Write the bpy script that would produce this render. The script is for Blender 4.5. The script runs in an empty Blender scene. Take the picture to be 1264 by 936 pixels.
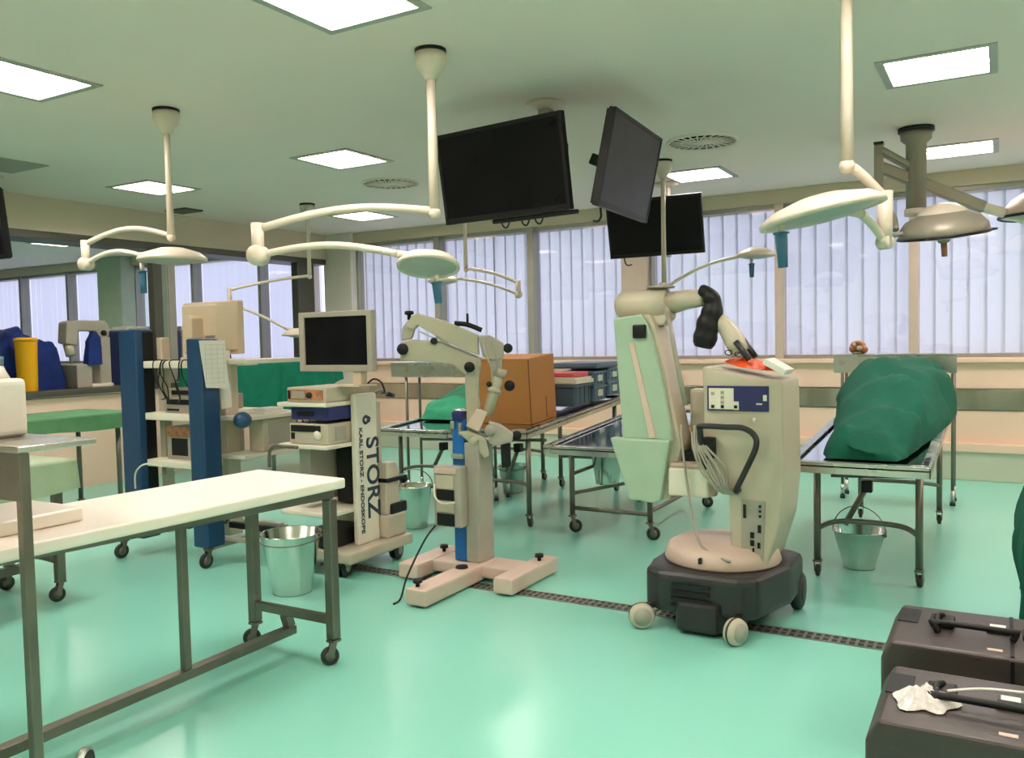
import bpy, bmesh, math, random
from mathutils import Vector, Matrix, noise as mnoise
random.seed(7)
SC = bpy.context.scene
COL = SC.collection
PI = math.pi

# ------------------------------------------------------------------ render / colour
SC.view_settings.view_transform = 'Standard'
SC.view_settings.look = 'None'
SC.view_settings.gamma = 1.0
SC.view_settings.use_curve_mapping = False
SC.view_settings.exposure = 0.0
SC.cycles.use_denoising = True
SC.cycles.max_bounces = 8
SC.cycles.diffuse_bounces = 5
SC.cycles.glossy_bounces = 3
SC.cycles.transmission_bounces = 5
SC.cycles.transparent_max_bounces = 8
SC.cycles.sample_clamp_indirect = 6.0
SC.cycles.caustics_reflective = False
SC.cycles.caustics_refractive = False

# ------------------------------------------------------------------ materials
MATS = {}
def mat(name, col, rough=0.5, metal=0.0, var=0.06, scale=6.0, bump=0.0, bscale=40.0, rvar=0.08, spec=0.5, stretch=None):
    if name in MATS: return MATS[name]
    m = bpy.data.materials.new(name); m.use_nodes = True
    nt = m.node_tree; b = nt.nodes['Principled BSDF']
    tc = nt.nodes.new('ShaderNodeTexCoord')
    src = tc.outputs['Object']
    if stretch:
        mp = nt.nodes.new('ShaderNodeMapping'); mp.inputs['Scale'].default_value = stretch
        nt.links.new(src, mp.inputs['Vector']); src = mp.outputs['Vector']
    nz = nt.nodes.new('ShaderNodeTexNoise'); nz.inputs['Scale'].default_value = scale
    nz.inputs['Detail'].default_value = 4.0
    nt.links.new(src, nz.inputs['Vector'])
    rp = nt.nodes.new('ShaderNodeValToRGB')
    rp.color_ramp.interpolation = 'EASE'; rp.color_ramp.elements[0].position = 0.2; rp.color_ramp.elements[1].position = 0.8
    rp.color_ramp.elements[0].color = tuple(c * (1 - var) for c in col) + (1,)
    rp.color_ramp.elements[1].color = tuple(min(1, c * (1 + var)) for c in col) + (1,)
    nt.links.new(nz.outputs['Fac'], rp.inputs['Fac'])
    nt.links.new(rp.outputs['Color'], b.inputs['Base Color'])
    mr = nt.nodes.new('ShaderNodeMapRange')
    mr.inputs['To Min'].default_value = max(0.02, rough - rvar); mr.inputs['To Max'].default_value = min(1, rough + rvar)
    nt.links.new(nz.outputs['Fac'], mr.inputs['Value'])
    nt.links.new(mr.outputs['Result'], b.inputs['Roughness'])
    b.inputs['Metallic'].default_value = metal
    b.inputs['Specular IOR Level'].default_value = spec
    if bump:
        n2 = nt.nodes.new('ShaderNodeTexNoise'); n2.inputs['Scale'].default_value = bscale
        nt.links.new(src, n2.inputs['Vector'])
        bp = nt.nodes.new('ShaderNodeBump'); bp.inputs['Strength'].default_value = bump; bp.inputs['Distance'].default_value = 0.01
        nt.links.new(n2.outputs['Fac'], bp.inputs['Height']); nt.links.new(bp.outputs['Normal'], b.inputs['Normal'])
    MATS[name] = m
    return m

def emat(name, col, s):
    m = bpy.data.materials.new(name); m.use_nodes = True
    nt = m.node_tree; nt.nodes.clear()
    o = nt.nodes.new('ShaderNodeOutputMaterial'); e = nt.nodes.new('ShaderNodeEmission')
    e.inputs['Color'].default_value = (*col, 1); e.inputs['Strength'].default_value = s
    nt.links.new(e.outputs[0], o.inputs['Surface']); MATS[name] = m
    return m

def blind_mat(name, col, tr):
    m = bpy.data.materials.new(name); m.use_nodes = True
    nt = m.node_tree; nt.nodes.clear()
    o = nt.nodes.new('ShaderNodeOutputMaterial')
    tc = nt.nodes.new('ShaderNodeTexCoord'); nz = nt.nodes.new('ShaderNodeTexNoise')
    mp = nt.nodes.new('ShaderNodeMapping'); mp.inputs['Scale'].default_value = (3.0, 3.0, 0.4)
    nt.links.new(tc.outputs['Object'], mp.inputs['Vector']); nt.links.new(mp.outputs['Vector'], nz.inputs['Vector'])
    nz.inputs['Scale'].default_value = 3.0
    rp = nt.nodes.new('ShaderNodeValToRGB')
    rp.color_ramp.elements[0].color = tuple(c * 0.93 for c in col) + (1,); rp.color_ramp.elements[1].color = (*col, 1)
    nt.links.new(nz.outputs['Fac'], rp.inputs['Fac'])
    d = nt.nodes.new('ShaderNodeBsdfDiffuse'); t = nt.nodes.new('ShaderNodeBsdfTranslucent'); mx = nt.nodes.new('ShaderNodeMixShader')
    nt.links.new(rp.outputs['Color'], d.inputs['Color']); nt.links.new(rp.outputs['Color'], t.inputs['Color'])
    mx.inputs[0].default_value = tr
    nt.links.new(d.outputs[0], mx.inputs[1]); nt.links.new(t.outputs[0], mx.inputs[2]); nt.links.new(mx.outputs[0], o.inputs['Surface'])
    MATS[name] = m
    return m

def glass_mat(name):
    m = bpy.data.materials.new(name); m.use_nodes = True
    nt = m.node_tree; nt.nodes.clear()
    o = nt.nodes.new('ShaderNodeOutputMaterial')
    t = nt.nodes.new('ShaderNodeBsdfTransparent'); g = nt.nodes.new('ShaderNodeBsdfGlossy'); mx = nt.nodes.new('ShaderNodeMixShader')
    t.inputs['Color'].default_value = (0.95, 0.97, 0.97, 1); g.inputs['Roughness'].default_value = 0.03
    mx.inputs[0].default_value = 0.07
    nt.links.new(t.outputs[0], mx.inputs[1]); nt.links.new(g.outputs[0], mx.inputs[2]); nt.links.new(mx.outputs[0], o.inputs['Surface'])
    MATS[name] = m
    return m

FLOOR = mat('teal_epoxy', (0.24, 0.61, 0.49), 0.24, var=0.03, scale=0.35, rvar=0.0)
CEIL = mat('ceiling_paint', (0.97, 0.785, 0.72), 0.75, var=0.02, scale=1.0)
WALL = mat('cream_paint', (0.86, 0.60, 0.465), 0.5, var=0.03, scale=1.5)
WARMW = mat('warm_white_paint', (0.95, 0.80, 0.70), 0.6, var=0.02, scale=1.5)
WALLW = mat('pale_paint', (0.76, 0.70, 0.62), 0.6, var=0.03, scale=1.5)
BEAM = mat('beam_paint', (0.64, 0.53, 0.40), 0.6, var=0.03, scale=1.5)
SHADEWALL = mat('shaded_base_paint', (0.55, 0.55, 0.44), 0.5, var=0.05, scale=2)  # greyer tone paints the shadow below the ledge into the baseboard
BAND = mat('brushed_rail', (0.46, 0.43, 0.34), 0.22, 0.85, var=0.25, scale=1.2, stretch=(3, 1, 0.2))
ALU = mat('window_aluminium', (0.34, 0.32, 0.27), 0.4, 0.3, var=0.05)
ALUW = mat('pale_aluminium', (0.62, 0.50, 0.42), 0.4, 0.2, var=0.05)
DARKPOST = mat('dark_bronze_metal', (0.075, 0.072, 0.055), 0.45, 0.2)
GREENPOST = mat('green_grey_metal', (0.20, 0.27, 0.20), 0.45, 0.2)
STEEL = mat('stainless_steel', (0.62, 0.61, 0.57), 0.27, 1.0, var=0.03, scale=3)
STEELT = mat('polished_tray_steel', (0.80, 0.79, 0.80), 0.10, 1.0, var=0.03, scale=2, rvar=0.03)
STEELD = mat('dull_steel_tube', (0.185, 0.168, 0.135), 0.38, 0.75, var=0.12, scale=8)
PAIL = mat('pail_steel', (0.66, 0.66, 0.60), 0.17, 1.0, var=0.08, scale=9, stretch=(1, 1, 0.2))
WHITEP = mat('white_polymer', (0.90, 0.80, 0.69), 0.35, var=0.02)
LAMPW = mat('lamp_enamel', (0.72, 0.62, 0.51), 0.32, var=0.03)
LAMPG = mat('lamp_grey_enamel', (0.29, 0.265, 0.21), 0.42, 0.2, var=0.05)
LENS = mat('lamp_lens', (0.42, 0.41, 0.38), 0.35, 0.0, var=0.06, scale=30)
GRIP = mat('blue_grip', (0.03, 0.13, 0.22), 0.45)
BLACK = mat('black_plastic', (0.008, 0.008, 0.009), 0.45, var=0.2, spec=0.28)
SCREEN = mat('dark_screen', (0.005, 0.005, 0.006), 0.3, var=0.2, spec=0.15)
SCREENG = mat('sheen_screen', (0.020, 0.020, 0.021), 0.4, var=0.1, spec=0.25)
RUBBER = mat('dark_rubber', (0.02, 0.021, 0.02), 0.6, var=0.2)
CREAMM = mat('cream_enamel', (0.53, 0.46, 0.35), 0.4, var=0.05)
OLDM = mat('aged_beige_enamel', (0.40, 0.37, 0.27), 0.45, var=0.06)
GREYM = mat('grey_enamel', (0.37, 0.335, 0.275), 0.42, var=0.07)
PINKM = mat('pale_pink_enamel', (0.62, 0.465, 0.38), 0.45, var=0.04)
WHITEM = mat('white_enamel', (0.78, 0.71, 0.58), 0.38, var=0.03)
GREENLIT = mat('green_lit_arm', (0.36, 0.48, 0.35), 0.4, var=0.05)  # mint tone puts the green light on the arm into its colour
CHAR = mat('charcoal_plastic', (0.020, 0.019, 0.020), 0.42, var=0.12)
CASEM = mat('case_plastic', (0.050, 0.038, 0.034), 0.40, var=0.15, bump=0.1, bscale=120)
BLUEC = mat('blue_powder_coat', (0.008, 0.048, 0.125), 0.4, var=0.1)
BLUEM = mat('bright_blue_paint', (0.012, 0.13, 0.42), 0.35, var=0.12)
NAVY = mat('navy_plastic', (0.015, 0.02, 0.11), 0.4, var=0.1)
GREEN = mat('surgical_green_cloth', (0.005, 0.095, 0.058), 0.8, var=0.12, scale=9, bump=0.25, bscale=60, spec=0.2)
GREENB = mat('bright_green_cloth', (0.007, 0.16, 0.10), 0.8, var=0.12, scale=9, bump=0.25, bscale=60, spec=0.2)
GREENL = mat('pale_green_cloth', (0.10, 0.25, 0.12), 0.8, var=0.12, scale=7, bump=0.25, bscale=60, spec=0.2)
SHEET = mat('pale_sheet', (0.36, 0.45, 0.30), 0.7, var=0.08, bump=0.2, spec=0.2)
GREENT = mat('thin_green_cloth', (0.05, 0.36, 0.20), 0.75, var=0.2, scale=5, bump=0.25, bscale=40, spec=0.2)
BLUECL = mat('blue_cloth', (0.012, 0.030, 0.16), 0.75, var=0.25, scale=6, bump=0.3, bscale=40, spec=0.2)
CARD = mat('cardboard', (0.46, 0.20, 0.055), 0.75, var=0.07, scale=4)
CARDD = mat('cardboard_edge', (0.16, 0.06, 0.02), 0.8)
BIN = mat('blue_grey_bin', (0.055, 0.095, 0.13), 0.45, var=0.08)
BINL = mat('steel_blue_bin', (0.10, 0.17, 0.24), 0.45, var=0.08)
LABELM = mat('label_paper', (0.62, 0.62, 0.52), 0.7)
RED = mat('red_sheet', (0.62, 0.10, 0.12), 0.5, var=0.1)
BRICK = mat('red_brown_bundle', (0.42, 0.17, 0.10), 0.7, var=0.3, scale=20)
YELLOW = mat('yellow_plastic', (0.90, 0.42, 0.004), 0.35, var=0.04)
ORANGE = mat('orange_film', (0.75, 0.085, 0.012), 0.5, var=0.15, scale=15)
PAPER = mat('white_paper', (0.80, 0.77, 0.70), 0.7, var=0.02)
INK = mat('dark_ink', (0.02, 0.03, 0.06), 0.5)
INKG = mat('grey_ink', (0.35, 0.33, 0.32), 0.6)
INKL = mat('faint_ink', (0.60, 0.55, 0.50), 0.7)
BROWN = mat('brown_wood', (0.42, 0.18, 0.09), 0.5, var=0.4, scale=25)
FILM = mat('clear_film', (0.75, 0.70, 0.66), 0.2, var=0.1, scale=12)
BEIGE = mat('beige_plastic', (0.58, 0.47, 0.33), 0.5, var=0.03)
BANDDARK = mat('drain_slot', (0.03, 0.03, 0.028), 0.5)
DRAIN = mat('drain_steel', (0.33, 0.31, 0.28), 0.35, 0.8)
GLASS = glass_mat('window_glass')
BLIND = blind_mat('blind_fabric', (0.84, 0.85, 0.92), 0.46)
SHEER = blind_mat('sheer_blind_fabric', (0.86, 0.88, 0.97), 0.62)
LAPSHADE = blind_mat('blind_overlap_shade', (0.40, 0.40, 0.50), 0.40)  # dark slat edge paints in the dimmer line where slats overlap
LIGHT = emat('light_diffuser', (1.0, 0.88, 0.82), 52.0)
LIGHTB = mat('light_frame', (0.42, 0.41, 0.36), 0.45, 0.1)

# ------------------------------------------------------------------ mesh builder
class MB:
    def __init__(self, xf=None):
        self.bm = bmesh.new(); self.mats = []; self.mi = 0; self.xf = xf
    def mat(self, m):
        if m not in self.mats: self.mats.append(m)
        self.mi = self.mats.index(m); return self
    def _fin(self, verts, faces, smooth=False):
        for f in faces:
            f.material_index = self.mi; f.smooth = smooth
        return self
    def box(self, a, b, bev=0.0, seg=2, xf=None):
        x0, y0, z0 = (min(a[i], b[i]) for i in range(3)); x1, y1, z1 = (max(a[i], b[i]) for i in range(3))
        return self.prism([(x0, y0), (x1, y0), (x1, y1), (x0, y1)], z0, z1, 'z', bev, seg, xf)
    def prism(self, poly, a, b, axis='y', bev=0.0, seg=2, xf=None, smooth=False):
        """axis z: poly (x,y) z a..b; axis y: poly (x,z) y a..b; axis x: poly (y,z) x a..b"""
        def P(p, h):
            if axis == 'z': return Vector((p[0], p[1], h))
            if axis == 'y': return Vector((p[0], h, p[1]))
            return Vector((h, p[0], p[1]))
        bm = bmesh.new()
        lo = [bm.verts.new(P(p, a)) for p in poly]; hi = [bm.verts.new(P(p, b)) for p in poly]
        n = len(poly)
        bm.faces.new(lo); bm.faces.new(hi)
        for i in range(n): bm.faces.new((lo[i], lo[(i + 1) % n], hi[(i + 1) % n], hi[i]))
        bmesh.ops.recalc_face_normals(bm, faces=bm.faces)
        if bev > 0:
            bmesh.ops.bevel(bm, geom=list(bm.edges), offset=bev, segments=seg, affect='EDGES', profile=0.6)
        return self._merge(bm, xf, smooth)
    def _merge(self, bm, xf=None, smooth=False):
        M = None
        if self.xf is not None: M = self.xf
        if xf is not None: M = (M @ xf) if M is not None else xf
        vm = {}
        for v in bm.verts:
            vm[v] = self.bm.verts.new((M @ v.co) if M is not None else v.co)
        for f in bm.faces:
            try:
                nf = self.bm.faces.new([vm[v] for v in f.verts]); nf.material_index = self.mi; nf.smooth = smooth
            except ValueError: pass
        bm.free(); return self
    def tube(self, pts, r, n=10, cap=True, radii=None, smooth=True):
        pts = [Vector(p) for p in pts]; bm = bmesh.new(); rings = []
        N = len(pts); up = None
        for i, p in enumerate(pts):
            t = (pts[min(i + 1, N - 1)] - pts[max(i - 1, 0)]).normalized()
            if up is None:
                up = Vector((0, 0, 1)) if abs(t.z) < 0.9 else Vector((1, 0, 0))
            s = t.cross(up).normalized(); up = s.cross(t).normalized()
            rr = radii[i] if radii else r
            rings.append([bm.verts.new(p + (s * math.cos(2 * PI * k / n) + up * math.sin(2 * PI * k / n)) * rr) for k in range(n)])
        for a, b in zip(rings, rings[1:]):
            for k in range(n): bm.faces.new((a[k], a[(k + 1) % n], b[(k + 1) % n], b[k]))
        if cap: bm.faces.new(rings[0]); bm.faces.new(rings[-1])
        bmesh.ops.recalc_face_normals(bm, faces=bm.faces)
        return self._merge(bm, None, smooth)
    def cyl(self, p0, p1, r0, r1=None, n=20, smooth=True):
        return self.tube([p0, p1], r0, n, True, [r0, r0 if r1 is None else r1], smooth)
    def bar(self, p0, p1, w, d=None, bev=0.004):
        """square section bar"""
        p0 = Vector(p0); p1 = Vector(p1); t = p1 - p0; L = t.length
        q = t.to_track_quat('Z', 'Y') if abs(t.normalized().z) < 0.999 else Matrix.Identity(3).to_quaternion()
        if abs(t.normalized().z) >= 0.999 and t.z < 0: p0, p1 = p1, p0
        M = Matrix.Translation(p0) @ q.to_matrix().to_4x4()
        d = w if d is None else d
        return self.box((-w / 2, -d / 2, 0), (w / 2, d / 2, L), bev, 1, M)
    def lathe(self, prof, c=(0, 0, 0), n=28, axis=(0, 0, 1), closed=False, smooth=True):
        bm = bmesh.new(); q = Vector((0, 0, 1)).rotation_difference(Vector(axis).normalized())
        M = Matrix.Translation(Vector(c)) @ q.to_matrix().to_4x4()
        rings = []
        for r, z in prof:
            if r < 1e-5: rings.append([bm.verts.new((0, 0, z))])
            else: rings.append([bm.verts.new((r * math.cos(2 * PI * k / n), r * math.sin(2 * PI * k / n), z)) for k in range(n)])
        for a, b in zip(rings, rings[1:]):
            for k in range(n):
                k2 = (k + 1) % n
                if len(a) == 1 and len(b) == 1: continue
                if len(a) == 1: bm.faces.new((a[0], b[k], b[k2]))
                elif len(b) == 1: bm.faces.new((a[k], a[k2], b[0]))
                else: bm.faces.new((a[k], a[k2], b[k2], b[k]))
        bmesh.ops.recalc_face_normals(bm, faces=bm.faces)
        return self._merge(bm, M, smooth)
    def ball(self, c, r, sc=(1, 1, 1), n=14):
        prof = [(r * math.sin(PI * i / n), -r * math.cos(PI * i / n)) for i in range(n + 1)]
        bm = bmesh.new(); M = Matrix.Translation(Vector(c)) @ Matrix.Diagonal((*sc, 1))
        rings = []
        for rr, z in prof:
            if rr < 1e-5: rings.append([bm.verts.new((0, 0, z))])
            else: rings.append([bm.verts.new((rr * math.cos(2 * PI * k / 18), rr * math.sin(2 * PI * k / 18), z)) for k in range(18)])
        for a, b in zip(rings, rings[1:]):
            for k in range(18):
                k2 = (k + 1) % 18
                if len(a) == 1: bm.faces.new((a[0], b[k], b[k2]))
                elif len(b) == 1: bm.faces.new((a[k], a[k2], b[0]))
                else: bm.faces.new((a[k], a[k2], b[k2], b[k]))
        bmesh.ops.recalc_face_normals(bm, faces=bm.faces)
        return self._merge(bm, M, True)
    def quadgrid(self, fn, nu, nv, smooth=True, closeu=False):
        bm = bmesh.new()
        V = [[bm.verts.new(fn(i / nu, j / nv)) for j in range(nv + 1)] for i in range(nu + (0 if closeu else 1))]
        R = len(V)
        for i in range(R if closeu else R - 1):
            for j in range(nv): bm.faces.new((V[i][j], V[(i + 1) % R][j], V[(i + 1) % R][j + 1], V[i][j + 1]))
        bmesh.ops.remove_doubles(bm, verts=bm.verts, dist=1e-5)
        bmesh.ops.recalc_face_normals(bm, faces=bm.faces)
        return self._merge(bm, None, smooth)
    def text(self, s, size, M):
        cu = bpy.data.curves.new('t', 'FONT'); cu.body = s; cu.size = size; cu.extrude = 0.0012; cu.align_x = 'CENTER'; cu.align_y = 'CENTER'
        cu.offset = size * 0.018
        ob = bpy.data.objects.new('t', cu); COL.objects.link(ob)
        dg = bpy.context.evaluated_depsgraph_get(); me = bpy.data.meshes.new_from_object(ob.evaluated_get(dg))
        bm = bmesh.new(); bm.from_mesh(me); self._merge(bm, M)
        bpy.data.objects.remove(ob); bpy.data.curves.remove(cu); bpy.data.meshes.remove(me)
        return self
    def build(self, name, parent=None, label=None, kind=None):
        me = bpy.data.meshes.new(name)
        off = ORG.get(parent) if parent is not None else None
        if off is not None:
            for v in self.bm.verts: v.co -= off
        self.bm.to_mesh(me); self.bm.free()
        for m in self.mats: me.materials.append(m)
        o = bpy.data.objects.new(name, me); COL.objects.link(o)
        if parent is not None:
            o.parent = parent; ORG[o] = off
        if label: o['label'] = label
        if kind: o['kind'] = kind
        return o
ORG = {}
def thing(name, label, cat, loc=(0, 0, 0), group=None):
    o = bpy.data.objects.new(name, None); COL.objects.link(o); o.empty_display_size = 0.1
    o.location = loc; o['label'] = label; o['category'] = cat
    if group: o['group'] = group
    ORG[o] = Vector(loc)
    return o
def single(mb, name, label, cat, loc, group=None):
    loc = Vector(loc)
    for v in mb.bm.verts: v.co -= loc
    o = mb.build(name); o.location = loc; o['label'] = label; o['category'] = cat
    if group: o['group'] = group
    return o
def struct(mb, name, parent=None): return mb.build(name, parent, kind='structure')
def dup(root, delta, label):
    r = root.copy(); COL.objects.link(r); r.location = Vector(root.location) + Vector(delta); r['label'] = label
    for ch in list(root.children):
        c = ch.copy(); COL.objects.link(c); c.parent = r
        for g in ch.children:
            d = g.copy(); COL.objects.link(d); d.parent = c
    return r
def B(m): return MB().mat(m)
def fbm(p, o=4):
    return mnoise.fractal(Vector(p), 1.0, 2.0, o)
def smoothpts(ps, n=8):
    """catmull-rom"""
    ps = [Vector(p) for p in ps]; out = []
    for i in range(len(ps) - 1):
        p0 = ps[max(i - 1, 0)]; p1 = ps[i]; p2 = ps[i + 1]; p3 = ps[min(i + 2, len(ps) - 1)]
        for k in range(n):
            t = k / n
            out.append(0.5 * ((2 * p1) + (p2 - p0) * t + (2 * p0 - 5 * p1 + 4 * p2 - p3) * t * t + (3 * p1 - p0 - 3 * p2 + p3) * t ** 3))
    out.append(ps[-1]); return out

# ================================================================== CAMERA
f = 1046.09; yaw, pit, rol = 0.52395, 0.047885, -0.021504
w = Vector((-math.sin(yaw) * math.cos(pit), math.cos(yaw) * math.cos(pit), -math.sin(pit)))
r0 = Vector((math.cos(yaw), math.sin(yaw), 0)); u0 = r0.cross(w)
rr = r0 * math.cos(rol) + u0 * math.sin(rol); uu = -r0 * math.sin(rol) + u0 * math.cos(rol)
cam = bpy.data.cameras.new('camera'); co = bpy.data.objects.new('camera', cam); COL.objects.link(co)
cam.sensor_fit = 'HORIZONTAL'; cam.sensor_width = 36.0; cam.lens = f / 1264 * 36; cam.clip_start = 0.05
M3 = Matrix((rr, uu, -w)).transposed()
co.matrix_world = Matrix.Translation((0, 0, 1.5)) @ M3.to_4x4()
SC.camera = co

# ================================================================== WORLD
wd = bpy.data.worlds.new('overcast_sky'); SC.world = wd; wd.use_nodes = True
bg = wd.node_tree.nodes['Background']; bg.inputs['Color'].default_value = (0.81, 0.79, 1.0, 1); bg.inputs['Strength'].default_value = 1.9

# ================================================================== ROOM
H = 3.05; YW = 9.5; XL = -19.0; XR = 2.75; YB = -1.7
struct(B(FLOOR).box((XL, YB, -0.1), (XR, YW + 0.3, 0)), 'floor')
# ceiling with real recesses for the lights
S = 0.60
LX = {'a': -7.21, 'b': -4.865, 'c': -2.61, 'd': -0.335, 'e': 1.95}
PANELS = [  # cx, cy, label
 (-4.92, 2.91, 'square ceiling light cut by the left edge of the photo'),
 (-2.615, 3.01, 'large square ceiling light cut by the top edge of the photo'),
 (-4.85, 5.60, 'square ceiling light left of the round vent, between the two nearest examination lamp poles'),
 (-7.20, 5.53, 'square ceiling light behind the pole of the leftmost examination lamp'),
 (-0.335, 5.69, 'square ceiling light right of the tall white pole, nearest on the right'),
 (-0.335, 8.38, 'square ceiling light behind the mount of the domed surgical light'),
 (-2.56, 8.13, 'square ceiling light above the farthest wall screen, left of the window end of the pod'),
 (-6.83, 8.24, 'thin-looking ceiling light seen just under the near white lamp arm'),
 (-4.85, 8.24, 'ceiling light by the windows hidden behind the big left screen'),
 (-7.20, 2.95, 'ceiling light beyond the left edge beside the partition'),
 (-0.335, 3.0, 'ceiling light overhead near the white pole'),
 (-4.9, 0.3, 'ceiling light overhead beside the camera on the left'), (-2.61, 0.3, 'ceiling light overhead beside the camera'),
 (-0.335, 0.3, 'ceiling light overhead above the camera'), (1.95, 0.3, 'ceiling light overhead to the right of the camera'),
 (1.95, 3.0, 'ceiling light beyond the right edge, second row'), (1.95, 5.65, 'ceiling light beyond the right edge, third row'), (1.95, 8.3, 'ceiling light beyond the right edge, window row'),
 (-12.1, 7.6, 'ceiling light in the neighbouring bay over the blue covers'), (-13.6, 5.6, 'ceiling light in the neighbouring bay at the far left'), (-10.6, 5.0, 'ceiling light in the neighbouring bay near the beam'),
]
def ceiling_mesh():
    xs = sorted({XL, XR} | {round(p[0] - S / 2, 4) for p in PANELS} | {round(p[0] + S / 2, 4) for p in PANELS})
    ys = sorted({YB, YW + 0.3} | {round(p[1] - S / 2, 4) for p in PANELS} | {round(p[1] + S / 2, 4) for p in PANELS})
    mb = B(CEIL); bm = bmesh.new(); vs = {}
    def v(i, j):
        if (i, j) not in vs: vs[(i, j)] = bm.verts.new((xs[i], ys[j], H))
        return vs[(i, j)]
    for i in range(len(xs) - 1):
        for j in range(len(ys) - 1):
            cx = (xs[i] + xs[i + 1]) / 2; cy = (ys[j] + ys[j + 1]) / 2
            if any(abs(cx - p[0]) < S / 2 and abs(cy - p[1]) < S / 2 for p in PANELS): continue
            bm.faces.new((v(i, j), v(i, j + 1), v(i + 1, j + 1), v(i + 1, j)))
    mb._merge(bm)
    mb.box((XL, YB, H + 0.12), (XR, YW + 0.3, H + 0.2))
    return mb
struct(ceiling_mesh(), 'ceiling')
def ceiling_light(cx, cy, label):
    t = thing('ceiling_light', label, 'ceiling light', (cx, cy, H), 'recessed square ceiling lights')
    h = S / 2; m = B(LIGHTB); w_ = 0.035
    for a, b in (((-h - 0.01, -h - 0.01), (h + 0.01, -h + w_)), ((-h - 0.01, h - w_), (h + 0.01, h + 0.01)), ((-h - 0.01, -h + w_), (-h + w_, h - w_)), ((h - w_, -h + w_), (h + 0.01, h - w_))):
        m.box((cx + a[0], cy + a[1], H - 0.008), (cx + b[0], cy + b[1], H + 0.10))
    m.build('frame', t)
    d = B(LIGHT).box((cx - h + w_, cy - h + w_, H + 0.028), (cx + h - w_, cy + h - w_, H + 0.034)); d.build('diffuser', t)
    lv = B(WHITEM)
    for k in range(1, 4): lv.box((cx - h + w_, cy - h + S * k / 4 - 0.004, H + 0.004), (cx + h - w_, cy - h + S * k / 4 + 0.004, H + 0.022))
    for k in range(1, 9): lv.box((cx - h + S * k / 9 - 0.0015, cy - h + w_, H + 0.006), (cx - h + S * k / 9 + 0.0015, cy + h - w_, H + 0.018))
    lv.build('louvre', t)
    return t
for p in PANELS: ceiling_light(*p)

# round swirl vents
def vent(cx, cy, label):
    t = thing('ceiling_vent', label, 'air vent', (cx, cy, H), 'round swirl vents')
    B(BLACK).lathe([(0, 0), (0.262, 0), (0.262, -0.006), (0, -0.006)], (cx, cy, H - 0.002), 40).build('backing', t)
    m = B(CEIL)
    m.lathe([(0.262, 0), (0.262, -0.014), (0.285, -0.012), (0.285, 0)], (cx, cy, H - 0.001), 40)
    m.lathe([(0, -0.008), (0, -0.014), (0.075, -0.014), (0.075, -0.008)], (cx, cy, H), 24)
    m.lathe([(0.158, -0.008), (0.158, -0.014), (0.172, -0.014), (0.172, -0.008)], (cx, cy, H), 40)
    for k in range(24):
        for a0, ra, rb, wd_, tw in ((0, 0.07, 0.165, 0.0055, 0.25), (0.13, 0.165, 0.265, 0.006, 0.2)):
            a = 2 * PI * k / 24 + a0
            M = Matrix.Translation((cx, cy, H)) @ Matrix.Rotation(a, 4, 'Z') @ Matrix.Translation(((ra + rb) / 2, 0, -0.011)) @ Matrix.Rotation(tw, 4, 'Z')
            m.box((-(rb - ra) / 2, -wd_, -0.003), ((rb - ra) / 2, wd_, 0.003), 0, 1, M)
    m.build('blades', t)
vent(-5.2, 6.70, 'round slotted ceiling vent left of the near lamp pole')
vent(-2.09, 6.75, 'round slotted ceiling vent right of the hanging screens')
single(B(DARKPOST).box((-8.30, 6.50, H - 0.02), (-7.95, 6.75, H + 0.01), 0.004), 'ceiling_grille', 'small dark grille in the ceiling by the beam right of the leftmost pole', 'grille', (-8.12, 6.62, H))
struct(B(GREYM).box((-7.55, 3.85, H - 0.008), (-7.0, 4.35, H + 0.01), 0.004), 'trim_ceiling_panel')

# window wall
def window_wall():
    m = B(WALL); 
    m.box((-8.55, YW, 0.91), (XR, YW + 0.28, 1.17)); m.box((-8.55, YW, 0.36), (XR, YW + 0.28, 0.69))
    m.box((-8.55, YW + 0.02, 0.69), (XR, YW + 0.28, 0.91))
    m.box((XL, YW, 0.0), (-8.55, YW + 0.28, 1.17))
    return m
struct(window_wall(), 'wall_window')
struct(B(BAND).box((-8.2, YW - 0.012, 0.70), (XR, YW + 0.021, 0.90), 0.003), 'trim_rail')
m = B(WALL).box((-8.2, YW - 0.07, 0.28), (XR, YW, 0.37), 0.012); m.mat(SHADEWALL).box((-8.2, YW - 0.05, 0.0), (XR, YW, 0.28), 0.008)
struct(m, 'baseboard_window')
struct(B(WALL).box((XL, YW - 0.05, 1.165), (XR, YW + 0.30, 1.215), 0.01), 'trim_sill')
struct(B(BEAM).box((XL, YW - 0.03, 2.90), (XR, YW + 0.28, H), 0.004), 'trim_header')
MULL = [-18.0, -16.4, -14.9, -13.65, -13.0, -11.5, -9.97, -8.87, -8.05, -6.62, -5.18, -3.92, -3.60, -2.10, -0.77, 0.66, 2.1]
WIN = [(-18.0, -16.4), (-16.4, -14.9), (-14.9, -13.65), (-13.0, -11.5), (-11.5, -9.97), (-9.97, -8.87), (-8.05, -6.62), (-6.62, -5.18), (-5.18, -3.92), (-3.60, -2.10), (-2.10, -0.77), (-0.77, 0.66), (0.66, 2.1)]
BL = ['white vertical blind at the far left end of the neighbouring bay', 'white vertical blind above the yellow bin in the neighbouring bay', 'white vertical blind above the blue-covered machine, left of the green pillar',
 'white vertical blind between the green pillar and the dark post', 'white vertical blind behind the beige monitor back', 'white vertical blind left of the dark post beside the pale pillar',
 'bluish vertical blind right of the pale pillar, behind the near lamp head', 'vertical blind behind the old microscope arm, with a dark slat', 'vertical blind above the blue storage boxes', 'vertical blind behind the black draped microscope head',
 'vertical blind behind the shelf with the brown model', 'vertical blind behind the domed surgical light', 'vertical blind beyond the right edge of the photo']
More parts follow.
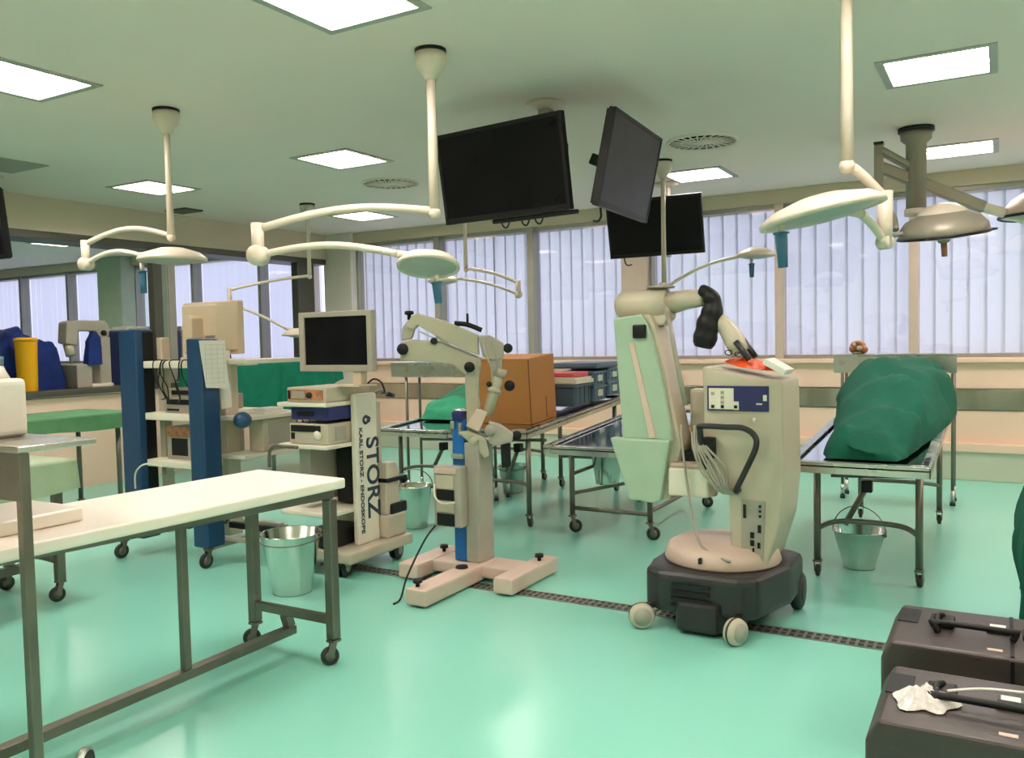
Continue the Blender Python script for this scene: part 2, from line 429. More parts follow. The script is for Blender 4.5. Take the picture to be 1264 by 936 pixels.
for i, (x0, x1) in enumerate(WIN):
    fr = B(ALU if i > 5 else ALU)
    zz0, zz1 = 1.215, 2.90
    e = 0.035 if i > 5 else 0.015
    fr.box((x0, YW + 0.02, zz0), (x0 + e, YW + 0.14, zz1), 0.004); fr.box((x1 - e, YW + 0.02, zz0), (x1, YW + 0.14, zz1), 0.004)
    fr.box((x0 + e, YW + 0.02, zz0), (x1 - e, YW + 0.14, zz0 + 0.04), 0.004); fr.box((x0 + e, YW + 0.02, zz1 - 0.05), (x1 - e, YW + 0.14, zz1), 0.004)
    wo = struct(fr, 'window_%d' % (i + 1))
    struct(B(GLASS).box((x0 + e, YW + 0.06, zz0 + 0.04), (x1 - e, YW + 0.064, zz1 - 0.05)), 'window_pane', wo)
    t = thing('vertical_blind', BL[i], 'window blind', ((x0 + x1) / 2, YW + 0.2, zz1), 'vertical blinds in the window wall')
    B(ALUW).box((x0 + 0.005, YW + 0.17, zz1 - 0.05), (x1 - 0.005, YW + 0.23, zz1), 0.004).build('head_rail', t)
    sl = B(BLIND if i > 5 else SHEER); sl.mats.append(LAPSHADE); n = max(6, round((x1 - x0) / 0.16)); e0 = 0.025 if i > 5 else 0.004; pitch = (x1 - x0 - 2 * e0) / n
    for k in range(n):
        cx = x0 + e0 + pitch * (k + 0.5); ang = (-0.10 if i > 5 else -0.02) + random.uniform(-0.02, 0.02)
        if i == 7 and k == 5: ang = 0.5
        M = Matrix.Translation((cx, YW + 0.2, 0)) @ Matrix.Rotation(ang, 4, 'Z')
        hw = pitch * (0.585 if i > 5 else 0.51)
        bm = bmesh.new(); rows = []
        for zc in (zz0 + 0.03, zz1 - 0.05):
            rows.append([bm.verts.new((hw * xs_, 0.006 * (1 - xs_ ** 2), zc)) for xs_ in (-1.0, -0.80, -0.5, -0.2, 0.1, 0.4, 0.7, 0.9, 1.0)])
        for j in range(1, 8): bm.faces.new((rows[0][j], rows[0][j + 1], rows[1][j + 1], rows[1][j]))
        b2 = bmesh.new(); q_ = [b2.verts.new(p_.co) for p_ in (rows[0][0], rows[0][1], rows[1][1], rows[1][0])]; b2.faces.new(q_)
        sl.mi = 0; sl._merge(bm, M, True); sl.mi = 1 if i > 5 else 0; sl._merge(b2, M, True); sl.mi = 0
    sl.build('slats', t)
for i, x in enumerate([-16.4, -14.9, -11.5, -9.97, -6.62, -5.18, -2.10, -0.77, 0.66]):
    struct((B(ALU) if x < -4 else B(ALUW)).box((x - (0.045 if x > -8.5 else 0.03), YW - 0.02, 1.215), (x + (0.045 if x > -8.5 else 0.03), YW + 0.16, 2.90), 0.006), 'trim_mullion_%d' % (i + 1))
struct(B(ALUW).box((-3.92, YW - 0.06, 1.2), (-3.60, YW + 0.28, H), 0.006), 'trim_pillar_centre')
struct(B(mat('green_pillar_paint', (0.40, 0.46, 0.33), 0.5)).box((-13.65, YW - 0.25, 1.2), (-13.0, YW + 0.28, H), 0.01), 'trim_pillar_far')
m = B(WALLW).box((-8.56, YW - 0.10, 0), (-8.05, YW + 0.28, H), 0.005)
struct(m, 'trim_pillar_corner')
struct(B(WALL).box((2.1, YW, 1.2), (XR, YW + 0.28, H)), 'wall_window_end')
struct(B(WALLW).box((XL, YW, 1.2), (-18.0, YW + 0.28, H)), 'wall_window_far')
# beam between the two bays, its dark track and the posts
struct(B(BEAM).box((-9.0, YB, 2.70), (-8.5, YW - 0.02, H), 0.006), 'trim_beam')
struct(B(DARKPOST).box((-8.95, YB, 2.625), (-8.52, YW - 0.05, 2.70), 0.004), 'trim_track')
m = B(DARKPOST).box((-8.62, 6.48, 1.05), (-8.52, 6.60, 2.63), 0.004); m.mat(GREENPOST).box((-8.60, 6.60, 1.05), (-8.54, 6.68, 2.63), 0.003)
m.mat(ALUW).box((-8.60, 6.68, 1.05), (-8.55, 6.695, 2.63)); m.mat(ALU).box((-8.60, 6.695, 1.05), (-8.54, 6.80, 2.63), 0.003)
struct(m, 'trim_post_middle')
struct(B(DARKPOST).box((-8.62, 8.80, 1.05), (-8.50, 9.12, 2.63), 0.005), 'trim_post_end')
# partition under the beam with its dark ledge, and neighbouring room counter
struct(B(WALL).box((-8.66, YB, 0), (-8.53, YW - 0.1, 0.98)), 'wall_partition')
single(B(DARKPOST).box((-9.30, 3.2, 1.0), (-8.48, 8.8, 1.06), 0.008), 'counter_top', 'long dark ledge on the cream partition at the left', 'counter', (-8.9, 6, 1.0))
struct(B(WARMW).box((XR, YB, 0), (XR + 0.2, YW + 0.28, H)), 'wall_right')  # unseen wall, set near and tinted warm to bounce light onto the ceiling
struct(B(WARMW).box((XL, YB - 0.2, 0), (XR, YB, H)), 'wall_back')  # also out of view, pulled in and tinted for the same warm bounce
struct(B(WALLW).box((XL - 0.2, YB, 0), (XL, YW + 0.28, H)), 'wall_left')

# floor drain: steel channel with punched grate
t = thing('floor_drain', 'long slotted steel drain set in the teal floor', 'floor drain', (-1.8, 4.29, 0))
B(DRAIN).box((-4.3, 4.235, -0.01), (0.7, 4.245, 0.004)).box((-4.3, 4.335, -0.01), (0.7, 4.345, 0.004)).build('frame', t)
g = B(BANDDARK).box((-4.3, 4.245, -0.01), (0.7, 4.335, 0.001)); g.mat(DRAIN)
for k in range(125):
    x = -4.28 + k * 0.04
    g.box((x, 4.247, 0.0), (x + 0.014, 4.333, 0.004))
g.box((-4.3, 4.284, 0.0), (0.7, 4.296, 0.0042))
g.build('grate', t)

# ================================================================== generic furniture
def caster(parent, x, y, r=0.045, z=0.0, ang=0.5, top=None, plate=True, name='caster'):
    top = top if top is not None else 2 * r + 0.035
    m = B(RUBBER); c, s = math.cos(ang), math.sin(ang); ax = Vector((-s, c, 0))
    off = Vector((c, s, 0)) * r * 0.45
    cc = Vector((x, y, z + r)) + off
    m.lathe([(0.0, -0.013), (r * 0.8, -0.013), (r, -0.008), (r, 0.008), (r * 0.8, 0.013), (0.0, 0.013)], cc, 18, ax)
    m.mat(STEELD).lathe([(0, -0.016), (r * 0.55, -0.015), (r * 0.55, 0.015), (0, 0.016)], cc, 14, ax)
    for q in (-1, 1):
        p = cc + ax * 0.018 * q
        m.bar(p - Vector((0, 0, r * 0.1)), Vector((x, y, z + top - 0.012)) + ax * 0.018 * q, 0.005, 0.03, 0.001)
    m.box((x - 0.025, y - 0.025, z + top - 0.014), (x + 0.025, y + 0.025, z + top), 0.003)
    return m.build(name, parent)
def post_leg(parent, x, y, ztop, r=0.018, x1=None, y1=None, foot='caster', square=False, cr=0.045, ang=0.5, m_=None):
    x1 = x if x1 is None else x1; y1 = y if y1 is None else y1
    zb = 2 * cr + 0.03 if foot == 'caster' else 0.0
    mb = B(m_ or STEELD)
    if square: mb.bar((x, y, zb), (x1, y1, ztop), 2 * r, None, 0.003)
    else: mb.cyl((x, y, zb), (x1, y1, ztop), r, None, 14)
    if foot != 'caster':
        mb.mat(STEEL).cyl((x, y, 0.03), (x, y, 0.13), r * 1.15, None, 14); mb.mat(RUBBER).cyl((x, y, 0), (x, y, 0.03), r * 1.6, None, 14)
    l = mb.build('leg', parent)
    if foot == 'caster': caster(l, x, y, cr, 0, ang)
    return l
def steel_table(label, x0, x1, y0, y1, z, slope=0.065, front=0.33, back=0.2, legs=(0.10, 0.10), group='stainless dissecting tables', bars=True, cr=0.036):
    t = thing('dissecting_table', label, 'steel table', ((x0 + x1) / 2, (y0 + y1) / 2, 0), group)
    sh = Matrix(((1, 0, 0, 0), (0, 1, 0, 0), (0, slope, 1, z - slope * y0), (0, 0, 0, 1)))
    m = MB(sh).mat(STEEL)
    m.mat(STEELT).box((x0, y0, -0.03), (x1, y1, -0.018), 0.002); m.mat(STEEL)
    L = 0.05
    for a, b in (((x0, y0), (x1, y0 + L)), ((x0, y1 - L), (x1, y1)), ((x0, y0 + L), (x0 + L, y1 - L)), ((x1 - L, y0 + L), (x1, y1 - L))):
        m.box((a[0], a[1], -0.012), (b[0], b[1], 0.0), 0.003)
    for a, b in (((x0, y0), (x1, y0 + 0.008)), ((x0, y1 - 0.008), (x1, y1)), ((x0, y0), (x0 + 0.008, y1)), ((x1 - 0.008, y0), (x1, y1))):
        m.box((a[0], a[1], -0.065), (b[0], b[1], -0.006), 0.002)
    m.build('tabletop', t)
    m = MB(sh).mat(BLACK)
    for k in range(3): m.box((x1 - 0.043, y0 + 0.06 + k * 0.075, 0.0), (x1 - 0.014, y0 + 0.115 + k * 0.075, 0.004), 0.002)
    m.mat(STEEL).box((x1 - 0.10, y0 + 0.012, 0.0), (x1 - 0.03, y0 + 0.04, 0.006), 0.002)
    m.build('edge_fittings', t)
    for (lx, ly) in ((x0 + legs[0], y0 + front), (x1 - legs[1], y0 + front), (x0 + legs[0], y1 - back), (x1 - legs[1], y1 - back)):
        post_leg(t, lx, ly, z - 0.06 + slope * (ly - y0), 0.021, cr=cr, ang=random.uniform(1.3, 1.8) if cr < 0.045 else random.uniform(-0.6, 0.6), m_=STEELD)
    if bars:
        for yy, s in ((y0 + front, 1), (y1 - back, -1)):
            B(STEELD).tube(smoothpts([(x0 + legs[0], yy, 0.30), (x0 + legs[0] + 0.12, yy + 0.11 * s, 0.33), (x1 - legs[1] - 0.12, yy + 0.11 * s, 0.33), (x1 - legs[1], yy, 0.30)], 5), 0.016).build('crossbar', t)
        cx = (x0 + x1) / 2
        m = B(STEELD).box((cx - 0.055, y0 + 0.44, z - 0.13), (cx + 0.055, y0 + 0.56, z - 0.03), 0.008); m.mat(BLACK)
        m.box((cx - 0.03, y0 + 0.45, z - 0.24), (cx + 0.03, y0 + 0.52, z - 0.17), 0.006)
        m.mat(STEELD).cyl((cx, y0 + 0.49, z - 0.2), (cx - 0.13, y0 + 0.50, 0.30), 0.018)
        m.cyl((x0 + legs[0] + 0.05, y0 + 0.52, z - 0.155), (x1 - legs[1] - 0.05, y0 + 0.52, z - 0.135), 0.014)
        m.build('drain_unit', t)
    return t
def shelf_stand(label, x0, x1, y0, y1, z, apron=0.165, lx=0.07, group='steel over-table shelves', rear=True, lr=0.014):
    t = thing('shelf_stand', label, 'steel shelf', ((x0 + x1) / 2, (y0 + y1) / 2, 0), group)
    m = B(STEEL).box((x0, y0, z - 0.02), (x1, y1, z), 0.004)
    m.build('shelf_top', t)
    B(STEEL if rear else STEELD).box((x0 + 0.004, y0, z - apron), (x1 - 0.004, y0 + 0.012, z - 0.021), 0.002).build('apron', t)
    for x in (x0 + lx, x1 - lx / 2):
        for y in ((y0 + 0.035, y1 - 0.03) if rear else (y0 + 0.02,)):
            post_leg(t, x, y, z - 0.021, lr, foot='foot', square=not rear)
    return t
def pail(label, x, y, z, r=0.15, h=0.27, rb=0.10, bail='down', ang=0.3):
    t = thing('pail', label, 'pail', (x, y, z), 'stainless steel pails')
    B(PAIL).lathe([(0, 0.004), (rb - 0.01, 0.004), (rb, 0), (rb, 0.012), (r, h), (r + 0.008, h + 0.004), (r + 0.006, h + 0.010), (r - 0.005, h + 0.006), (rb - 0.006, 0.016), (0, 0.014)], (x, y, z), 36).build('bucket', t)
    pts = []
    for k in range(17):
        a = PI * k / 16; px = (r + 0.01) * math.cos(a); hh = (r + 0.02) * math.sin(a)
        if bail == 'up': q = Vector((px, 0, h - 0.01 + hh * 0.95))
        else: q = Vector((px, -hh, h - 0.012 - hh * 0.12))
        pts.append(Matrix.Translation((x, y, z)) @ Matrix.Rotation(ang, 4, 'Z') @ q)
    B(STEELD).tube(pts, 0.004, 6).build('bail_handle', t)
    m = B(STEELD)
    for s in (-1, 1): m.ball(Matrix.Translation((x, y, z)) @ Matrix.Rotation(ang, 4, 'Z') @ Vector((s * (r + 0.004), 0, h - 0.012)), 0.012)
    m.build('bail_ear', t)
    return t
def heap(rows, z0, seed=0, wr=0.02, nu=None, nv=36, p=0.75, mat_=GREEN, slope=0.0, y0=0.0, ridge=0.6):
    """cloth-covered heap; rows: (y, xleft, xright, height)"""
    m = B(mat_); rows = list(rows); n = 56
    def at(t):
        k = t * (len(rows) - 1); i = min(int(k), len(rows) - 2); u = k - i; a, b = rows[i], rows[i + 1]
        u2 = u * u * (3 - 2 * u)
        return tuple(a[j] + (b[j] - a[j]) * (u if j == 0 else u2) for j in range(4))
    def fn(u, v):
        y, xl, xr_, h = at(u); a = PI * v
        if v <= 0 or v >= 1: s = 0.0
        else: s = math.sin(a)
        c = -math.cos(a)
        e = min(1.0, u / 0.05, (1 - u) / 0.05); h = h * (0.0 if e <= 0 else e ** 0.5)
        x = (xl + xr_) / 2 + (xr_ - xl) / 2 * math.copysign(abs(c) ** p, c)
        zz = h * s ** p
        nn = fbm((x * 3.2 + seed, y * 3.2, zz * 3)) * wr * 2.0 + (0.35 - abs(fbm((x * 2.2 + seed, y * 2.6 + x * 3.2, zz * 2.5 + 5), 1)) * 2.2) * wr * ridge
        fall = min(1, s * 2) * max(0, e)
        x += nn * 0.6 * fall; zz += nn * fall
        return Vector((x, y + nn * 0.8 * fall, z0 + slope * (y - y0) + max(0.0, zz)))
    m.quadgrid(fn, n, nv)
    # closed underside
    m.quadgrid(lambda u, v: Vector((at(u)[1] + (at(u)[2] - at(u)[1]) * v, at(u)[0], z0 + slope * (at(u)[0] - y0) + 0.001)), 12, 2)
    return m
def drape(x0, x1, y0, y1, zt, zb, seed=0, fold=0.02, mat_=GREEN, hem=None, sag=0.0, flare=0.0):
    """cloth laid over a box, hanging in folds"""
    m = B(mat_); nx, ny, nh = 14, 14, 10
    per = []
    N = 30
    for k in range(N): per.append((x0 + (x1 - x0) * k / N, y0))
    for k in range(N): per.append((x1, y0 + (y1 - y0) * k / N))
    for k in range(N): per.append((x1 - (x1 - x0) * k / N, y1))
    for k in range(N): per.append((x0, y1 - (y1 - y0) * k / N))
    cx, cy = (x0 + x1) / 2, (y0 + y1) / 2
    rng = [random.Random(seed).uniform(0, 6) for _ in range(4)]
    def fn(u, v):
        px, py = per[int(round(u * len(per))) % len(per)]
        if v < 0.25:
            q = v / 0.25
            return Vector((cx + (px - cx) * q, cy + (py - cy) * q, zt + fbm((px * q * 4 + seed, py * q * 4, 1)) * 0.012 - sag * (1 - q)))
        d = (v - 0.25) / 0.75
        hb = zb if hem is None else hem(px, py)
        k = fold * d * (math.sin(u * 95 + rng[0]) + 0.6 * math.sin(u * 53 + rng[1])) + 0.02 * d + flare * math.sin(PI * min(1, d * 1.15)) ** 2
        nx_, ny_ = px - cx, py - cy; L = math.hypot(nx_, ny_) or 1
        return Vector((px + nx_ / L * k, py + ny_ / L * k, zt + (hb + 0.01 * math.sin(u * 40) - zt) * d))
    m.quadgrid(fn, len(per), 16, True, True)
    return m

# ================================================================== near white-topped table
t = thing('white_topped_table', 'long white-topped table on a grey tube frame in the left foreground', 'table', (-2.95, 2.2, 0))
Rz = Matrix.Translation((-2.93, 2.1, 0)) @ Matrix.Rotation(math.radians(0.0), 4, 'Z')
MB(Matrix.Translation((-2.625, 2.985, 0)) @ Matrix.Rotation(math.radians(-3.6), 4, 'Z')).mat(WHITEP).box((-0.60, -2.1, 0.825), (0, 0, 0.872), 0.012, 3).build('board', t)
fr = B(STEELD)
fr.bar((-3.19, 2.95, 0.80), (-3.25, 0.96, 0.80), 0.045, 0.04, 0.003); fr.bar((-2.69, 2.95, 0.80), (-2.99, 0.96, 0.80), 0.045, 0.04, 0.003)
fr.box((-3.175, 2.92, 0.777), (-2.70, 2.96, 0.823), 0.003); fr.box((-3.23, 0.95, 0.777), (-3.0, 0.99, 0.823), 0.003)
fr.build('top_frame', t)
for x, y in ((-3.21, 2.95), (-2.685, 2.935), (-3.25, 0.99), (-2.99, 0.99)):
    l = B(STEELD).bar((x, y, 0.125), (x, y, 0.775), 0.05, 0.05, 0.004).build('leg', t)
    caster(l, x, y, 0.043, 0, -2.3)
B(STEELD).box((-3.19, 2.93, 0.185), (-2.70, 2.965, 0.225), 0.003).build('crossbar', t)
B(STEELD).box((-3.24, 0.97, 0.185), (-3.0, 1.005, 0.225), 0.003).build('crossbar', t)
fr = B(STEELD).box((-3.03, 0.97, 0.08), (-2.98, 3.0, 0.12), 0.003).bar((-3.005, 2.975, 0.12), (-3.005, 2.955, 0.185), 0.045, 0.045, 0.003).bar((-3.005, 0.99, 0.12), (-3.005, 0.99, 0.185), 0.045, 0.045, 0.003)
fr.build('floor_rail', t)
for y in (2.37, 1.45): B(STEELD).bar((-3.005, y, 0.12), (-3.005, y, 0.823), 0.035, 0.035, 0.003).build('upright', t)
single(B(WHITEP).box((-3.24, 1.25, 0.8735), (-2.88, 1.86, 0.925), 0.012, 3), 'foam_pad', 'white pad lying on the far left part of the white-topped table', 'pad', (-3.0, 1.7, 0.8735))
pail('large stainless pail under the end of the white-topped table', -3.70, 3.70, 0, 0.178, 0.355, 0.115, 'down', 0.5)

# shelf stand straddling the white table at the left edge
t = shelf_stand('grey steel shelf stand crossing the white table at the left edge, carrying the white jug', -3.7, -2.60, 1.475, 1.735, 1.20, 0.17, 0.035, rear=False, lr=0.016)
B(STEELD).box((-2.80, 1.48, 0.035), (-2.62, 1.52, 0.065), 0.004).box((-2.80, 1.52, 0.035), (-2.765, 1.66, 0.065), 0.004).build('base_bar', t)
B(RUBBER).lathe([(0, -0.014), (0.05, -0.014), (0.06, -0.008), (0.06, 0.008), (0.05, 0.014), (0, 0.014)], (-2.73, 1.72, 0.06), 24, (0.85, 0.5, 0)).mat(STEEL).lathe([(0.048, -0.016), (0.057, -0.010), (0.057, 0.010), (0.048, 0.016)], (-2.73, 1.72, 0.064), 24, (0.85, 0.5, 0)).mat(STEELD).bar((-2.78, 1.65, 0.05), (-2.735, 1.715, 0.06), 0.02, 0.02, 0.002).build('wheel', t)
j = thing('jug', 'white plastic jug on the steel shelf at the left edge', 'jug', (-2.945, 1.625, 1.2005))
m = B(WHITEP); 
m.box((-3.06, 1.56, 1.2005), (-2.905, 1.69, 1.40), 0.022, 3); m.lathe([(0, 0), (0.05, 0), (0.035, 0.03), (0.028, 0.05), (0, 0.05)], (-2.985, 1.625, 1.395), 24); m.build('bottle', j)
B(BINL).lathe([(0, 0), (0.03, 0), (0.03, 0.03), (0, 0.032)], (-2.985, 1.625, 1.4455), 20).build('cap', j)
B(WHITEP).tube(smoothpts([(-3.045, 1.625, 1.385), (-3.05, 1.625, 1.43), (-3.02, 1.625, 1.45), (-2.995, 1.625, 1.435)], 5), 0.010).build('handle', j)

# second table of the near row: only its end frame shows
t = thing('steel_table', 'steel tube table whose end legs show under the white-topped table', 'table', (-5.1, 2.0, 0))
B(STEEL).box((-5.45, 0.9, 0.80), (-4.75, 3.02, 0.835), 0.006).build('tabletop', t)
for x in (-5.36, -4.83):
    l = B(STEELD).bar((x, 2.95, 0.125), (x, 2.95, 0.799), 0.05, 0.05, 0.004).build('leg', t); caster(l, x, 2.95, 0.045, 0, -1.8)
    l = B(STEELD).bar((x, 1.0, 0.125), (x, 1.0, 0.799), 0.05, 0.05, 0.004).build('leg', t); caster(l, x, 1.0, 0.045, 0, -1.2)
B(STEELD).tube(smoothpts([(-4.83, 2.95, 0.24), (-4.95, 2.90, 0.27), (-5.05, 2.86, 0.27), (-5.2, 2.88, 0.25), (-5.36, 2.95, 0.24)], 5), 0.022).build('crossbar', t)
B(STEELD).box((-5.11, 1.0, 0.16), (-5.06, 2.92, 0.21), 0.003).build('floor_rail', t)
single(drape(-5.46, -4.74, 1.6, 3.03, 0.842, 0.66, 3, 0.008, SHEET), 'green_sheet', 'pale green sheet hanging over the table end behind the white-topped table', 'sheet', (-5.1, 2.3, 0.84))

# ================================================================== tables along the window side
steel_table('steel dissecting table carrying the green bundle at the right, before the brown model', -1.085, -0.325, 5.05, 7.35, 0.755, 0.06, 0.33, 0.12, (0.115, 0.08))
single(heap([(5.16, -0.88, -0.50, 0.09), (5.3, -0.92, -0.46, 0.15), (5.6, -0.91, -0.42, 0.19), (6.1, -0.97, -0.35, 0.33), (6.6, -1.05, -0.30, 0.43), (7.0, -1.05, -0.28, 0.44), (7.35, -0.98, -0.33, 0.34)], 0.757, 4.2, 0.036, slope=0.06, y0=5.05, p=0.80, ridge=1.4), 'draped_bundle', 'dark green draped bundle on the right steel table', 'green bundle', (-0.68, 6.2, 0.757))
shelf_stand('steel shelf stand behind the right green bundle, with the brown model on it', -1.30, -0.315, 8.0, 8.3, 1.295)
t = thing('anatomical_model', 'small brown model standing on the right steel shelf', 'model', (-1.11, 8.13, 1.295))
m = B(BROWN).ball((-1.11, 8.13, 1.365), 0.06, (1.15, 1, 0.85)); m.ball((-1.15, 8.11, 1.34), 0.035, (1, 1, 1)); m.ball((-1.06, 8.11, 1.335), 0.036); m.ball((-1.10, 8.09, 1.39), 0.032, (1, 1, .8)); m.build('lobes', t)
m = B(BEIGE).ball((-1.09, 8.075, 1.345), 0.024); m.ball((-1.13, 8.085, 1.375), 0.018); m.cyl((-1.11, 8.13, 1.2955), (-1.11, 8.13, 1.315), 0.05); m.build('base', t)
pail('stainless pail with raised handle under the right steel table', -0.775, 5.70, 0, 0.155, 0.235, 0.095, 'up', -0.2)

steel_table('low empty steel trolley table left of the big white microscope', -2.90, -2.17, 5.45, 7.35, 0.715, 0.065, 0.37, 0.2, (0.05, 0.05), bars=False, cr=0.05)
# lower frame of the trolley
tt = bpy.data.objects.get('dissecting_table.001')
m = B(STEELD).cyl((-2.85, 5.82, 0.19), (-2.22, 5.82, 0.19), 0.016).cyl((-2.85, 7.15, 0.19), (-2.22, 7.15, 0.19), 0.016).cyl((-2.85, 5.82, 0.30), (-2.22, 7.15, 0.34), 0.014).cyl((-2.22, 5.82, 0.21), (-2.22, 7.15, 0.21), 0.014).cyl((-2.85, 5.82, 0.45), (-2.85, 7.15, 0.47), 0.014)
m.build('lower_frame', tt)
steel_table('steel table holding the cardboard box and storage bins', -3.88, -3.17, 5.70, 7.75, 0.783, 0.07, 0.12, 0.2, (0.06, 0.06))
steel_table('steel table with a green bundle behind the old microscope column', -4.88, -4.12, 6.0, 8.05, 0.715, 0.06, 0.25, 0.2, (0.06, 0.06))
single(heap([(6.55, -4.80, -4.30, 0.10), (6.7, -4.84, -4.25, 0.20), (7.0, -4.82, -4.22, 0.26), (7.4, -4.75, -4.2, 0.38), (7.7, -4.7, -4.2, 0.46), (7.98, -4.65, -4.22, 0.35)], 0.717, 9.1, 0.026, mat_=GREENT, slope=0.06, y0=6.0, p=0.7), 'draped_bundle', 'bright green draped bundle behind the old microscope column', 'green bundle', (-4.5, 7.3, 0.717))
t = shelf_stand('steel shelf stand with greenish sheen behind the old microscope arm', -5.20, -3.96, 6.62, 6.90, 1.29, 0.145, 0.16)
pail('stainless pail on the floor left of the old microscope column', -4.08, 5.46, 0, 0.135, 0.33, 0.095, 'up', 0.6)
pail('stainless pail half hidden right behind the old microscope column', -4.13, 7.12, 0, 0.135, 0.26, 0.095, 'down', 0.2)
# pail hanging under the trolley
pail('stainless pail hanging beneath the low steel trolley', -2.70, 6.15, 0.335, 0.125, 0.22, 0.09, 'up', 0.3)

# cardboard box
t = thing('cardboard_box', 'open brown cardboard box on the steel table', 'cardboard box', (-3.60, 6.33, 0.83))
bx0, bx1, by0, by1, bz0, bz1 = -3.825, -3.32, 6.05, 6.50, 0.0, 0.535
SHX = Matrix.Translation((0, by0, 0.792)) @ Matrix.Rotation(math.atan(0.07), 4, 'X') @ Matrix.Translation((0, -by0, 0))
m = MB(SHX).mat(CARD)
for a, b in (((bx0, by0), (bx1, by0 + 0.008)), ((bx0, by1 - 0.008), (bx1, by1)), ((bx0, by0 + 0.008), (bx0 + 0.008, by1 - 0.008)), ((bx1 - 0.008, by0 + 0.008), (bx1, by1 - 0.008))):
    m.box((a[0], a[1], bz0), (b[0], b[1], bz1), 0.001)
m.box((bx0 + 0.008, by0 + 0.008, bz0), (bx1 - 0.008, by1 - 0.008, bz0 + 0.01))
m.build('carton', t)
m = MB(SHX).mat(CARD).box((bx0, by0, bz1), (bx1, by0 + 0.22, bz1 + 0.006), 0.001, 1); m.mat(CARDD).box((bx0 + 0.01, by0 + 0.225, bz1 - 0.002), (bx1 - 0.01, by1 - 0.21, bz1 + 0.002))
m.mat(CARD).box((bx0, by1 - 0.20, bz1), (bx1, by1, bz1 + 0.006), 0.001, 1); m.build('flap', t)
m = MB(SHX).mat(CARDD).box((bx1 - 0.006, by0 - 0.001, bz0), (bx1 + 0.001, by0 + 0.006, bz1)).box((bx1 + 0.0005, by0 + 0.27, bz0 + 0.02), (bx1 + 0.0025, by0 + 0.28, bz0 + 0.2)); m.build('edge_seam', t)

# storage bins
def bin_(label, x0, x1, y0, y1, z0, h, m_, lid=True, lab=True):
    t = thing('storage_bin', label, 'storage bin', ((x0 + x1) / 2, (y0 + y1) / 2, z0), 'plastic bins on the steel table')
    m = B(m_)
    e = 0.012
    m.box((x0 + e, y0 + e, z0), (x1 - e, y1 - e, z0 + h * 0.85), 0.012)
    m.box((x0, y0, z0 + h * 0.85), (x1, y1, z0 + h), 0.006)
    for k in range(4):
        yy = y0 + (y1 - y0) * (k + 0.5) / 4
        m.box((x1 - e - 0.002, yy - 0.006, z0 + h * 0.1), (x1 - 0.004, yy + 0.006, z0 + h * 0.85), 0.002)
    m.build('tub', t)
    if lab:
        B(LABELM).box((x1 - e + 0.001, (y0 + y1) / 2 - 0.05, z0 + h * .3), (x1 - 0.002, (y0 + y1) / 2 + 0.05, z0 + h * .72)).build('label_card', t)
    return t
zt = lambda y: 0.783 + 0.07 * (y - 5.70) + 0.012
bin_('dark blue-grey bin right beside the cardboard box', -3.62, -3.22, 6.66, 7.02, zt(7.02), 0.20, BIN, lab=False)
bin_('lower grey bin with a pale label beside the dark bin', -3.60, -3.21, 7.05, 7.34, zt(7.34), 0.14, BINL)
bin_('upper grey bin with a pale label on the lower grey bin', -3.60, -3.21, 7.05, 7.34, zt(7.34) + 0.142, 0.13, BINL)
bin_('lower grey bin nearest the window end of the table', -3.60, -3.21, 7.37, 7.70, zt(7.70), 0.14, BINL)
bin_('upper grey bin nearest the window end of the table', -3.60, -3.21, 7.37, 7.70, zt(7.70) + 0.142, 0.12, BINL)
zb_ = zt(7.02) + 0.202
single(B(WHITEM).box((-3.66, 6.66, zb_), (-3.20, 7.02, zb_ + 0.035), 0.006).box((-3.64, 6.66, zb_ + 0.035), (-3.22, 7.02, zb_ + 0.055), 0.004), 'tray', 'pale flat tray on the dark blue-grey bin', 'tray', (-3.43, 6.84, zb_))
single(B(RED).box((-3.62, 6.68, zb_ + 0.057), (-3.24, 7.00, zb_ + 0.10), 0.012), 'folder', 'red and pink folder pile on the pale tray', 'folder', (-3.43, 6.84, zb_ + 0.057))
zc_ = zt(7.70) + 0.142 + 0.13
single(B(BINL).box((-3.66, 7.06, zc_ + 0.013), (-3.19, 7.72, zc_ + 0.055), 0.008).box((-3.64, 7.08, zc_ + 0.001), (-3.21, 7.70, zc_ + 0.013), 0.003), 'bin_lid', 'wide steel-blue lid on top of the grey bins', 'lid', (-3.4, 7.4, zc_))
single(heap([(7.60, -3.19, -3.175, 0.03), (7.65, -3.20, -3.173, 0.06), (7.72, -3.2, -3.174, 0.04)], zt(7.7), 1, 0.004, mat_=BRICK), 'cloth_wad', 'small red-brown wad at the window end of the bin table', 'cloth', (-3.19, 7.66, zt(7.7))) if False else None

# ================================================================== green draped tables on the left
steel_table('steel table under the large green drape on the left', -7.45, -6.70, 6.3, 8.0, 0.735, 0.0, 0.25, 0.2, (0.06, 0.06), bars=False)
single(drape(-8.05, -6.48, 6.40, 7.35, 1.315, 0.80, 5, 0.022, GREENB, hem=lambda x, y: 0.76 + max(0, (y - 6.4)) * 0.33), 'green_drape', 'large dark green drape on the table behind the blue cart', 'green drape', (-7.2, 6.9, 0.76))
steel_table('steel table under the pale green drape at the far left', -7.42, -6.72, 3.3, 4.85, 0.89, 0.0, 0.25, 0.12, (0.06, 0.06), bars=False)
single(drape(-7.46, -6.68, 3.4, 4.88, 0.925, 0.80, 8, 0.012, GREENL), 'green_drape', 'pale green drape on the table at the far left', 'green drape', (-7.1, 4.1, 0.8))

